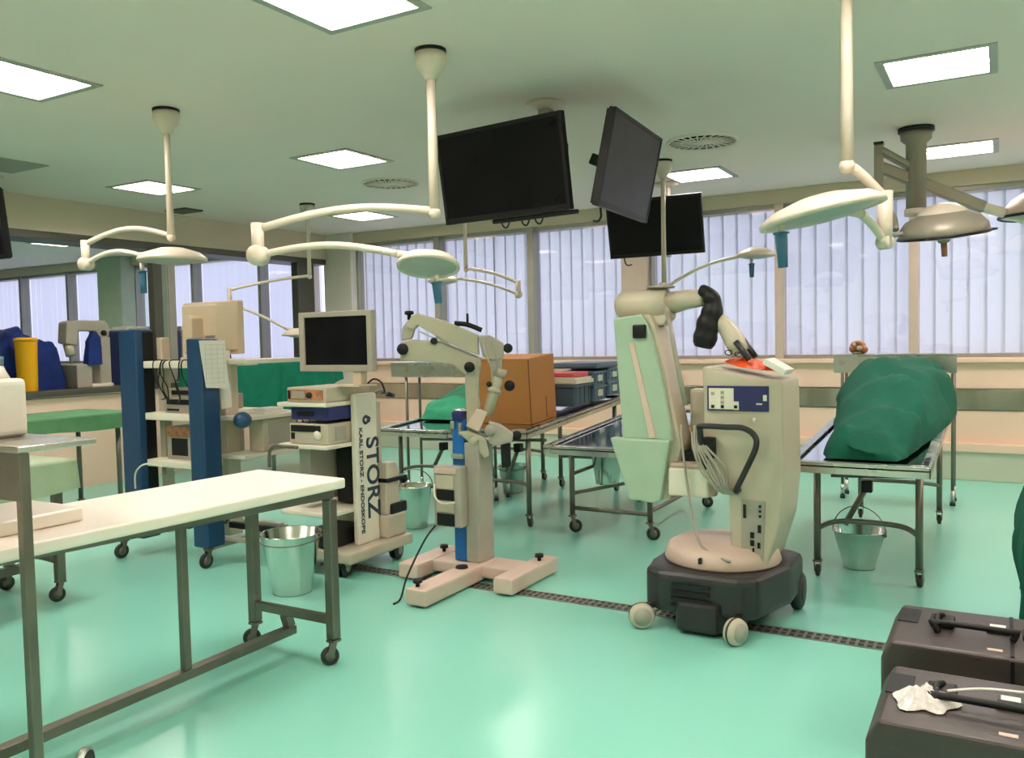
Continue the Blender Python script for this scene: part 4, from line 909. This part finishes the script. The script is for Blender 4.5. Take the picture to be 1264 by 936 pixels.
m = B(CREAMM).tube([(-1.58, 4.5, 1.675), (-1.48, 4.47, 1.69), (-1.37, 4.43, 1.695)], 0.05, 20, True, [0.062, 0.055, 0.045]); m.build('cross_arm', t)
m = B(GREYM).tube([(-1.575, 4.44, 1.63), (-1.53, 4.42, 1.40), (-1.468, 4.40, 1.12)], 0.013); m.build('strut', t)
m = B(CREAMM).tube([(-1.32, 4.43, 1.60), (-1.255, 4.42, 1.54), (-1.20, 4.41, 1.46), (-1.17, 4.41, 1.40)], 0.045, 18, True, [0.035, 0.045, 0.055, 0.052]); m.build('optic_head', t)
B(CHAR).tube([(-1.185, 4.36, 1.46), (-1.115, 4.36, 1.365)], 0.016).build('eyepiece', t); B(CHAR).tube([(-1.165, 4.41, 1.475), (-1.095, 4.41, 1.375)], 0.016).build('eyepiece', t)
m = B(BLACK)
pts = [(-1.385, 4.41, 1.735), (-1.34, 4.41, 1.715), (-1.315, 4.41, 1.66), (-1.325, 4.41, 1.60), (-1.345, 4.41, 1.54), (-1.36, 4.41, 1.48), (-1.372, 4.41, 1.43)]
m.tube(smoothpts(pts, 6), 0.05, 16, True, [0.026 + 0.036 * min(1, i / 20) + 0.003 * math.sin(i * 0.9) - 0.02 * max(0, (i - 33) / 3) for i in range(37)]); m.build('black_cover', t)
m = B(WHITEM).box((-1.56, 4.36, 0.63), (-1.335, 4.56, 0.785), 0.02, 3); m.mat(PINKM).box((-1.55, 4.37, 0.785), (-1.345, 4.55, 0.81), 0.01); m.mat(BLACK).box((-1.53, 4.45, 0.81), (-1.40, 4.56, 0.865), 0.012); m.mat(CREAMM).box((-1.50, 4.56, 0.60), (-1.36, 4.64, 1.20), 0.02).cyl((-1.44, 4.5, 0.86), (-1.44, 4.5, 0.95), 0.03)
m.box((-1.40, 4.45, 0.66), (-1.30, 4.60, 0.80), 0.01)
m.build('drive_box', t)
cb = B(GREYM)
random.seed(11)
for k in range(7):
    x = -1.40 + 0.012 * k
    cb.tube(smoothpts([(x, 4.30, 1.0 + random.uniform(-.05, .03)), (x + 0.02, 4.25, 0.92), (x + 0.06 + 0.01 * k, 4.24, 0.80 + random.uniform(-.03, .03)), (x + 0.13, 4.245, 0.72), (x + 0.17, 4.28, 0.68)], 6), 0.006, 7)
cb.build('cable_loom', t)
m = B(BLACK).box((-1.335, 4.25, 0.86), (-1.27, 4.30, 0.97), 0.012); m.build('connector', t)
B(GREYM).tube(smoothpts([(-1.475, 4.34, 1.02), (-1.46, 4.33, 0.86), (-1.44, 4.33, 0.70), (-1.40, 4.30, 0.52), (-1.33, 4.22, 0.41), (-1.22, 4.18, 0.37), (-1.17, 4.17, 0.36)], 8), 0.007, 8).build('loose_cable', t)
# things on the console
hp = Matrix.Translation((-1.15, 4.45, 1.325)) @ Matrix.Rotation(math.radians(11), 4, 'Y')
m = MB(hp).mat(ORANGE)
def bagf(u, v):
    a = 2 * PI * u; r_ = v * (0.115 + 0.02 * math.sin(3 * a) + 0.012 * math.sin(7 * a))
    x, y = r_ * math.cos(a), r_ * math.sin(a) * 0.9
    return Vector((x, y, 0.045 * (1 - v ** 2) + 0.02 * fbm((x * 18, y * 18, 2)) * (1 - v) + 0.003))
m.quadgrid(bagf, 28, 8, True, True); m.quadgrid(lambda u, v: Vector((0.11 * v * math.cos(2 * PI * u), 0.10 * v * math.sin(2 * PI * u), 0.002)), 20, 2, True, True)
t2 = thing('plastic_bag', 'orange plastic bag on top of the big white microscope console', 'plastic bag', (-1.15, 4.45, 1.32))
m.build('film', t2)
m = MB(hp).mat(BLACK)
for cx_ in (-0.085, -0.035): m.tube([(cx_ + 0.018 * math.cos(a * PI / 6), -0.09, 0.062 + 0.012 * math.sin(a * PI / 6)) for a in range(13)], 0.003, 6)
t3 = thing('spectacles', 'dark-rimmed spectacles on the orange bag', 'spectacles', (-1.2, 4.36, 1.38))
m.build('rims', t3)
m = MB(Matrix.Translation((-0.995, 4.44, 1.315)) @ Matrix.Rotation(math.radians(30), 4, 'Y')).mat(PAPER).box((-0.06, -0.10, 0), (0.06, 0.10, 0.03), 0.004)
single(m, 'paper_booklet', 'white booklet lying on the sloping right edge of the microscope console', 'booklet', (-0.995, 4.44, 1.31))

# ================================================================== examination lamps
def arc(p, q, lift, n=14):
    p, q = Vector(p), Vector(q)
    return [p.lerp(q, i / n) + Vector((0, 0, lift * math.sin(PI * i / n))) for i in range(n + 1)]
def exam_lamp(label, base, zb, elbow, ez0, ez1, hub, head, hr, grip, r=0.02, lift=0.06, tilt=(0, 0, 1), canopy=True, lift2=0.05, jr=1.0):
    """base (x,y) ceiling; zb pole bottom; elbow (x,y); ez0/ez1 joint heights; hub = end of second arm; head centre; grip top point"""
    t = thing('examination_lamp', label, 'examination lamp', (*base, H), 'ceiling examination lamps')
    bx, by = base
    if canopy:
        B(BLACK).lathe([(0, 0), (0.085, 0), (0.085, -0.018), (0, -0.018)], (bx, by, H - 0.001), 26).build('collar', t)
        B(LAMPW).lathe([(0, -0.019), (0.082, -0.019), (0.086, -0.06), (0.075, -0.10), (0.045, -0.13), (0.034, -0.16), (0, -0.16)], (bx, by, H), 30).build('canopy', t)
    m = B(LAMPW).tube([(bx, by, H - 0.15), (bx, by, (H + zb) / 2), (bx, by, zb)], r, 16, True, [r * 0.95, r, r * 1.15]); m.ball((bx, by, zb), r * 1.35); m.build('pole', t)
    B(LAMPW).tube(arc((bx, by, zb + 0.01), (elbow[0], elbow[1], ez0), lift), r * 0.85, 12).build('upper_arm', t)
    m = B(LAMPW).cyl((*elbow, ez0 + r * 1.3), (*elbow, ez1 - r), r * 1.35, r * 1.2); m.build('elbow_post', t)
    B(LAMPW).tube(arc((elbow[0], elbow[1], ez1), hub, lift2), r * 0.75, 12).build('lower_arm', t)
    d = (Vector(hub) - Vector((*elbow, ez1))); d.z = 0; d.normalize(); nrm = Vector((-d.y, d.x, 0))
    m = B(LAMPW).lathe([(0, -r * 1.9 * jr), (r * 1.7 * jr, -r * 1.9 * jr), (r * 2.1 * jr, -r * 1.3 * jr), (r * 2.1 * jr, r * 1.3 * jr), (r * 1.7 * jr, r * 1.9 * jr), (0, r * 1.9 * jr)], (*elbow, ez1), 20, nrm); m.build('elbow_joint', t)
    ax = Vector(tilt).normalized()
    hd = B(LAMPW).lathe([(0, 0.068), (hr * 0.35, 0.064), (hr * 0.8, 0.034), (hr, 0.0), (hr, -0.018), (hr * 0.93, -0.02), (hr * 0.90, -0.012)], head, 36, ax).build('lamp_head', t)
    B(LENS).lathe([(hr * 0.905, -0.012), (hr * 0.5, -0.034), (0, -0.042)], head, 30, ax).build('lens', hd)
    m = B(LAMPW); m.tube([Vector(hub), Vector(head) + ax * 0.03], r * 0.8, 12); m.build('head_bracket', t)
    if grip is not None:
        g0, g1 = Vector(grip[0]), Vector(grip[1]); L = (g1 - g0)
        m = B(LAMPW).cyl(g0 - L * 0.35, g0, 0.014); m.build('grip_stem', t)
        m = B(GRIP).tube([g0, g0 + L * 0.03, g0 + L * 0.06, g0 + L * 0.2, g0 + L * 0.5, g1], 0.022, 14, True, [0.03, 0.034, 0.024, 0.024, 0.022, 0.019]); m.build('grip', t)
    return t
exam_lamp('white examination lamp on the leftmost ceiling pole, arm folded back', (-4.752, 3.765), 2.215, (-5.32, 3.53), 2.19, 2.06, (-4.86, 3.60, 2.095), (-4.64, 3.68, 2.065), 0.215, ((-4.835, 3.60, 1.99), (-4.828, 3.60, 1.845)), 0.021, 0.075)
exam_lamp('white examination lamp nearest the large left screen, with long curved arms', (-2.65, 3.79), 2.185, (-3.468, 3.30), 2.115, 1.975, (-2.74, 3.57, 1.955), (-2.60, 3.65, 1.895), 0.165, ((-2.545, 3.64, 1.80), (-2.535, 3.64, 1.69)), 0.026, 0.06, tilt=(-0.12, 0.27, 1))
exam_lamp('white examination lamp on the tall right pole, head tilted to the left', (-0.558, 3.78), 2.185, (-0.425, 3.885), 2.05, 1.87, (-0.50, 3.76, 1.98), (-0.635, 3.64, 1.985), 0.25, ((-0.765, 3.50, 1.90), (-0.758, 3.50, 1.76)), 0.024, 0.01, tilt=(-0.20, -0.06, 1), lift2=0.01, jr=0.62)
exam_lamp('thin far examination lamp behind the beige monitor back', (-6.72, 7.145), 2.24, (-7.50, 6.69), 2.11, 1.955, (-6.95, 7.0, 1.66), (-6.80, 7.06, 1.60), 0.21, None, 0.02, 0.02, lift2=0.02)
exam_lamp('thin far examination lamp with its elbow left of the window mullion behind the old microscope', (-4.87, 7.51), 2.23, (-4.394, 7.78), 2.08, 1.96, (-4.95, 7.46, 2.14), (-5.08, 7.38, 2.12), 0.16, None, 0.02, 0.03, lift2=0.03)
exam_lamp('thin far examination lamp rising from behind the big white microscope', (-2.61, 7.27), 1.95, (-2.62, 7.24), 1.94, 1.90, (-2.04, 7.61, 2.185), (-1.90, 7.69, 2.20), 0.17, ((-1.935, 7.67, 2.12), (-1.932, 7.665, 2.0)), 0.02, 0.0, lift2=0.05)

# ================================================================== domed surgical light
t = thing('surgical_light', 'domed surgical light with two arms near the right windows', 'surgical light', (-0.575, 7.29, H))
B(BLACK).lathe([(0, 0), (0.13, 0), (0.13, -0.03), (0, -0.03)], (-0.575, 7.29, H - 0.001), 30).build('ceiling_plate', t)
m = B(LAMPG).lathe([(0, -0.031), (0.115, -0.031), (0.11, -0.09), (0.075, -0.12), (0.072, -0.62), (0, -0.62)], (-0.575, 7.29, H), 30); m.mat(LAMPW).lathe([(0, -0.62), (0.085, -0.62), (0.085, -0.67), (0, -0.68)], (-0.575, 7.29, H), 26); m.build('column', t)
m = B(LAMPG).bar((-0.60, 7.28, 2.745), (-0.825, 7.16, 2.895), 0.075, 0.05, 0.008); m.bar((-0.825, 7.16, 2.93), (-0.825, 7.16, 2.56), 0.065, 0.065, 0.01); m.mat(BLACK).box((-0.86, 7.125, 2.93), (-0.79, 7.195, 2.95), 0.004); m.build('upper_arm', t)
m = B(LAMPG).bar((-0.825, 7.16, 2.76), (-0.118, 7.545, 2.43), 0.06, 0.09, 0.01); m.mat(LAMPW).bar((-0.14, 7.53, 2.44), (0.16, 7.70, 2.33), 0.05, 0.07, 0.01); m.build('long_arm', t)
m = B(LAMPG).tube(smoothpts([(-0.825, 7.16, 2.56), (-0.80, 7.10, 2.48), (-0.74, 7.0, 2.40), (-0.70, 6.93, 2.33), (-0.68, 6.87, 2.24)], 6), 0.028); m.build('yoke_arm', t)
m = B(LAMPG).tube([(-0.70, 6.80, 2.19), (-0.60, 6.86, 2.21), (-0.45, 6.93, 2.23)], 0.018); m.build('yoke', t)
hc = Vector((-0.37, 6.98, 2.19)); hax = Vector((-0.05, -0.16, 1)).normalized()
m = B(LAMPG).lathe([(0, 0.215), (0.11, 0.20), (0.17, 0.155), (0.25, 0.115), (0.295, 0.06), (0.305, 0.0), (0.285, -0.01)], hc, 44, hax); hd = m.build('dome_head', t)
m = B(LAMPW).lathe([(0, 0.23), (0.09, 0.218), (0.15, 0.178), (0.168, 0.156)], hc, 36, hax); m.build('dome_cap', hd)
m = B(LENS).lathe([(0.285, -0.009), (0.15, -0.03), (0, -0.035)], hc, 36, hax); m.build('lens', hd)
m = B(BLACK)
q = Vector((0, 0, 1)).rotation_difference(hax)
m.tube([hc + q @ Vector((0.305 * math.cos(2 * PI * k / 40), 0.305 * math.sin(2 * PI * k / 40), -0.004)) for k in range(41)], 0.010, 8, False)
for a in (0.25, 2.6, 4.6): m.tube([hc + q @ Vector((0.30 * math.cos(a + d), 0.30 * math.sin(a + d), -0.005)) * 1 if False else hc + q @ Vector(((0.305 + 0.045 * math.sin(PI * s)) * math.cos(a + (s - .5) * .4), (0.305 + 0.045 * math.sin(PI * s)) * math.sin(a + (s - .5) * .4), -0.004)) for s in [i / 8 for i in range(9)] for d in (0,)], 0.008, 8)
m.build('handle_rim', t)
m = B(LAMPG).cyl(hc - hax * 0.034, hc - hax * 0.06, 0.05, 0.035); m.mat(BRICK).cyl(hc - hax * 0.058, hc - hax * 0.16, 0.022, 0.019); m.build('centre_handle', t)
hc = Vector((0.27, 7.76, 2.36))
m = B(PINKM).lathe([(0, 0.20), (0.12, 0.19), (0.22, 0.12), (0.29, 0.03), (0.29, 0.0), (0.27, -0.01)], hc, 40); hd = m.build('second_head', t, 'second pinkish lamp dome cut by the right edge')
B(LENS).lathe([(0.27, -0.009), (0.13, -0.03), (0, -0.035)], hc, 30).build('lens', hd)
B(BLACK).tube([hc + Vector((0.295 * math.cos(2 * PI * k / 40), 0.295 * math.sin(2 * PI * k / 40), -0.004)) for k in range(41)], 0.012, 8, False).build('handle_rim', hd)

# ================================================================== hanging screens
def screen(label, c, yaw_, tilt, roll, W=0.95, Hh=0.57, sheen=False, depth=0.09, extras=True, center=None):
    n = Vector((math.sin(yaw_), -math.cos(yaw_), 0)); ax = Vector((math.cos(yaw_), math.sin(yaw_), 0)); up = Vector((0, 0, 1))
    n2 = n * math.cos(tilt) - up * math.sin(tilt); up2 = up * math.cos(tilt) + n * math.sin(tilt)
    a = ax * math.cos(roll) + up2 * math.sin(roll); b = up2 * math.cos(roll) - ax * math.sin(roll)
    # local x = a, local y = -n2 (into screen), local z = b
    M = Matrix((a, -n2, b)).transposed().to_4x4(); M.translation = Vector(c)
    t = thing('wall_screen', label, 'screen', c, 'black hanging screens')
    m = MB(M).mat(BLACK)
    h, k = W / 2, Hh / 2; e = 0.025
    for p, q_ in (((-h, -k), (-h + e, k)), ((h - e, -k), (h, k)), ((-h + e, -k), (h - e, -k + 0.035)), ((-h + e, k - e), (h - e, k))): m.box((p[0], 0, p[1]), (q_[0], depth * 0.5, q_[1]), 0.004)
    m.box((-h + 0.01, depth * 0.4, -k + 0.01), (h - 0.01, depth * 0.7, k - 0.01), 0.006); m.box((-h * 0.75, depth * 0.69, -k * 0.8), (h * 0.75, depth, k * 0.8), 0.02); m.build('housing', t)
    MB(M).mat(SCREENG if sheen else SCREEN).box((-h + e, 0.004, -k + 0.035), (h - e, 0.012, k - e)).build('display', t)
    m = MB(M).mat(CHAR).box((-0.10, depth * 0.99, -0.10), (0.10, depth + 0.03, 0.10), 0.006); m.bar((0, depth + 0.03, 0), (0, depth + 0.20, 0.04), 0.07, 0.07, 0.006); m.build('bracket', t)
    if extras:
        m = MB(M).mat(BLACK).box((-h * 0.25, 0.02, -k - 0.03), (h * 0.98, 0.12, -k - 0.001), 0.01)
        for x in (-0.05, 0.1, 0.2): m.tube(smoothpts([(x, 0.03, -k - 0.01), (x + 0.015, 0.02, -k - 0.05), (x + 0.045, 0.02, -k - 0.06), (x + 0.07, 0.03, -k - 0.01)], 5), 0.005, 7)
        m.build('cable_tray', t)
    else:
        m = MB(M).mat(BLACK).tube(smoothpts([(-h * 0.72, 0.04, -k), (-h * 0.70, 0.03, -k - 0.05), (-h * 0.66, 0.05, -k - 0.08), (-h * 0.60, 0.09, -k - 0.08)], 5), 0.007, 7); m.build('cable', t)
    return t
screen('largest black screen hanging left of the screen pole, facing the camera', (-2.689, 4.557, 2.534), -0.086, 0.151, 0.008)
screen('grey-sheened screen hanging right of the screen pole, turned to the right', (-2.019, 5.081, 2.547), 1.637, 0.211, 0.003, sheen=True, extras=False)
screen('smaller-looking black screen hanging behind, before the windows', (-2.95, 7.95, 2.56), 0.09, 0.218, 0.011, extras=False)
screen('black screen cut by the left edge of the photo', (-7.47, 3.90, 2.52), 0.05, 0.1, 0.0, extras=False)
def screen_pole(label, x, y, zb):
    t = thing('ceiling_pole', label, 'ceiling pole', (x, y, H), 'screen poles')
    B(LAMPW).lathe([(0, 0), (0.13, 0), (0.13, -0.02), (0.06, -0.04), (0, -0.04)], (x, y, H - 0.001), 28).build('ceiling_plate', t)
    B(GREYM).box((x - 0.04, y - 0.04, zb), (x + 0.04, y + 0.04, H - 0.03), 0.006).build('pole', t)
    m = B(CHAR).box((x - 0.11, y - 0.10, 2.42), (x + 0.11, y + 0.10, 2.70), 0.01)
    for s in (-1, 1): m.box((x + s * 0.125 - 0.012, y - 0.05, 2.36), (x + s * 0.125 + 0.012, y + 0.05, 2.78), 0.004)
    m.build('mounting_block', t)
    return t
screen_pole('grey ceiling pole carrying the near hanging screens', -2.62, 5.06, 2.30)
screen_pole('grey ceiling pole carrying the hanging screen by the windows', -2.98, 8.38, 2.30)
screen_pole('grey ceiling pole carrying the screen at the left edge', -7.85, 4.30, 2.20)

# ================================================================== neighbouring bay, on the dark ledge
t = thing('sharps_bin', 'tall yellow bin on the dark ledge at the left', 'yellow bin', (-8.62, 5.02, 1.06))
B(YELLOW).lathe([(0, 0), (0.088, 0), (0.092, 0.01), (0.105, 0.50), (0.107, 0.515), (0, 0.515)], (-8.62, 5.02, 1.0605), 28).build('body', t)
B(YELLOW).lathe([(0, 0), (0.112, 0), (0.112, 0.03), (0.06, 0.04), (0, 0.04)], (-8.62, 5.02, 1.5755), 28).build('lid', t)
t = thing('covered_machine', 'machine under a dark blue cloth right of the yellow bin', 'covered machine', (-8.95, 5.3, 1.06))
single_b = heap([(4.78, -9.25, -8.78, 0.40), (4.95, -9.25, -8.77, 0.62), (5.15, -9.25, -8.77, 0.66), (5.3, -9.25, -8.77, 0.58), (5.42, -9.2, -8.77, 0.54), (5.53, -9.2, -8.78, 0.47)], 1.0605, 2.2, 0.03, mat_=BLUECL, p=0.45)
single_b.build('cloth', t)
t = thing('covered_machine', 'low machine under blue cloth at the far left edge beside the yellow bin', 'covered machine', (-9.0, 4.3, 1.06))
heap([(4.0, -9.2, -8.8, 0.2), (4.3, -9.2, -8.75, 0.34), (4.6, -9.2, -8.75, 0.40), (4.74, -9.2, -8.8, 0.3)], 1.0605, 7.7, 0.03, mat_=BLUECL, p=0.5).build('cloth', t)
t = thing('tabletop_microscope', 'grey bench microscope with arched arm on the dark ledge', 'microscope', (-8.8, 5.75, 1.06))
m = B(GREYM).prism([(5.50, 1.55), (5.52, 1.78), (5.60, 1.80), (5.98, 1.80), (6.02, 1.74), (6.02, 1.62), (5.90, 1.60), (5.86, 1.68), (5.66, 1.68), (5.64, 1.52)], -8.86, -8.70, 'x', 0.02); m.build('arm', t)
m = B(GREYM).box((-8.90, 5.86, 1.0605), (-8.66, 6.0, 1.62), 0.02); m.build('column', t)
m = B(GREYM).box((-8.95, 5.56, 1.0605), (-8.62, 5.74, 1.32), 0.015); m.mat(WHITEM).box((-8.93, 5.70, 1.0605), (-8.63, 6.0, 1.10), 0.01); m.build('base', t)
B(CREAMM).tube([(-8.78, 5.57, 1.54), (-8.72, 5.56, 1.42)], 0.05, 16).build('eyepiece', t); B(BLACK).lathe([(0, 0), (0.03, 0), (0.03, 0.03), (0, 0.03)], (-8.705, 5.94, 1.66), 14, (1, 0, 0)).build('focus_knob', t)
t = thing('hanging_cloth', 'hanging blue cloth over the bench microscope arm', 'blue cloth', (-8.8, 5.78, 1.4))
heap([(5.68, -8.69, -8.60, 0.25), (5.76, -8.69, -8.58, 0.36), (5.85, -8.69, -8.60, 0.30)], 1.31, 3, 0.015, mat_=BLUECL, p=0.4).build('cloth', t)
t = thing('storage_crate', 'dark blue crate with white items on top, behind the left blue column', 'crate', (-9.0, 6.3, 1.06))
m = B(NAVY).box((-9.28, 6.16, 1.0605), (-8.72, 7.0, 1.69), 0.02); m.build('body', t)
m = B(BLUECL)
for k in range(6): m.box((-8.722, 6.2 + k * 0.13, 1.12), (-8.708, 6.22 + k * 0.13, 1.65), 0.003)
m.build('ribs', t)
t = thing('paper_stack', 'white packets piled on the dark blue crate', 'packets', (-9.0, 6.25, 1.6905))
m = B(PAPER).box((-9.1, 6.25, 1.6905), (-8.75, 6.75, 1.715), 0.006); m.build('packet', t); B(PAPER).box((-9.05, 6.3, 1.716), (-8.78, 6.65, 1.735), 0.006).build('packet', t); B(INKG).box((-8.751, 6.3, 1.695), (-8.747, 6.7, 1.71)).build('print', t)
single(B(WHITEM).box((-9.0, 7.03, 1.0605), (-8.74, 7.14, 1.70), 0.01).box((-8.98, 7.04, 1.70), (-8.76, 7.13, 1.74), 0.008), 'grey_box', 'pale upright box beside the dark blue crate, left of the beige monitor', 'box', (-8.87, 7.08, 1.06))
t = thing('covered_machine', 'machine under blue cloth peeping out right of the beige monitor', 'covered machine', (-9.0, 7.5, 1.06))
heap([(7.18, -9.2, -8.72, 0.3), (7.3, -9.2, -8.68, 0.60), (7.5, -9.2, -8.68, 0.66), (7.75, -9.2, -8.72, 0.45), (7.9, -9.15, -8.75, 0.2)], 1.0605, 5, 0.025, mat_=BLUECL, p=0.5).build('cloth', t)

# ================================================================== cases and drape at the right
def case_(label, x0, x1, y0, y1, z, patch, seed):
    t = thing('equipment_case', label, 'case', ((x0 + x1) / 2, (y0 + y1) / 2, 0), 'black transport cases')
    ym = y0 + (y1 - y0) * 0.5
    m = B(CASEM).prism([(x0 + 0.02, 0.01), (x0, 0.05), (x0, z - 0.06), (x0 + 0.035, z), (x1 - 0.035, z), (x1, z - 0.06), (x1, 0.05), (x1 - 0.02, 0.01)], y0, y1, 'y', 0.014, 3); sh_ = m.build('shell', t)
    m = B(BLACK)
    xs_ = x0 + (x1 - x0) * 0.66
    m.box((xs_ - 0.004, y0 + 0.01, z - 0.001), (xs_ + 0.008, y1 - 0.01, z + 0.004), 0.001); m.box((xs_ - 0.004, y0 - 0.004, 0.05), (xs_ + 0.008, y0 + 0.001, z - 0.01), 0.001); m.build('seam', sh_)
    hx0, hx1 = x0 + 0.17, x0 + 0.40
    m = B(BLACK).tube(smoothpts([(hx0, ym - 0.07, z + 0.004), (hx0 - 0.01, ym - 0.07, z + 0.03), (hx0, ym - 0.06, z + 0.035), (hx1, ym - 0.06, z + 0.035), (hx1 + 0.01, ym - 0.06, z + 0.03), (hx1, ym - 0.06, z + 0.004)], 5), 0.011); m.tube(smoothpts([(hx0, ym - 0.07, z + 0.03), (hx0 - 0.005, ym, z + 0.04), (hx0 + 0.01, ym + 0.05, z + 0.03)], 5), 0.011); m.box((hx0 - 0.03, ym - 0.02, z), (hx0 + 0.05, ym + 0.07, z + 0.03), 0.01); m.build('handle', t)
    m = B(BLACK).box((hx1 - 0.08, ym + 0.0, z), (hx1 + 0.02, ym + 0.045, z + 0.014), 0.004); m.box((hx1 + 0.03, ym - 0.04, z), (hx1 + 0.10, ym + 0.05, z + 0.02), 0.006); m.build('latch', t)
    B(BLACK).box((x0 + 0.03, patch[0], z - 0.001), (x0 + 0.10, patch[1], z + 0.0035), 0.001).build('corner_patch', t)
    m = B(PAPER).box((hx1 - 0.07, ym + 0.075, z), (hx1 - 0.02, ym + 0.11, z + 0.002)); m.build('sticker', t)
    B(PINKM).box((hx1 - 0.075, y0 + 0.05, z), (hx1 - 0.03, y0 + 0.07, z + 0.002)).build('small_sticker', t)
    return t
case_('black transport case standing behind the nearer one at the right', -0.36, 0.24, 3.16, 3.62, 0.42, (3.40, 3.56), 1)
case_('black transport case nearest the camera at the right, plastic bag on it', -0.325, 0.28, 2.49, 2.94, 0.42, (2.70, 2.86), 2)
t = thing('clear_bag', 'crumpled clear plastic bag on the nearest black case', 'plastic bag', (-0.17, 2.65, 0.4235))
def cb_f(u, v):
    a = 2 * PI * u; r_ = v * (0.065 + 0.014 * math.sin(2 * a + 1) + 0.012 * math.sin(5 * a))
    x, y = r_ * math.cos(a) * 1.1, r_ * math.sin(a) * 1.3
    return Vector((-0.185 + x, 2.665 + y, 0.4245 + 0.04 * (1 - v ** 1.5) + 0.03 * abs(fbm((x * 30, y * 30, 3))) * (1 - v * v)))
B(FILM).quadgrid(cb_f, 30, 9, False, True).build('film', t)
B(PAPER).tube(smoothpts([(-0.13, 2.70, 0.455), (-0.04, 2.72, 0.47), (0.06, 2.73, 0.475), (0.12, 2.74, 0.475)], 6), 0.0045, 8).build('tie_strip', t)
t = thing('draped_table', 'table under a dark green drape cut by the right edge of the photo', 'draped table', (0.75, 4.6, 0))
drape(0.13, 1.4, 4.15, 5.1, 0.80, 0.15, 6, 0.02, GREEN, flare=0.06).build('drape', t)
m = B(STEELD)
m.box((0.2, 4.2, 0.76), (1.36, 5.06, 0.79), 0.004); m.build('tabletop', t)
for x in (0.25, 1.3):
    for y in (4.25, 5.0): B(STEELD).cyl((x, y, 0), (x, y, 0.76), 0.02).build('leg', t)
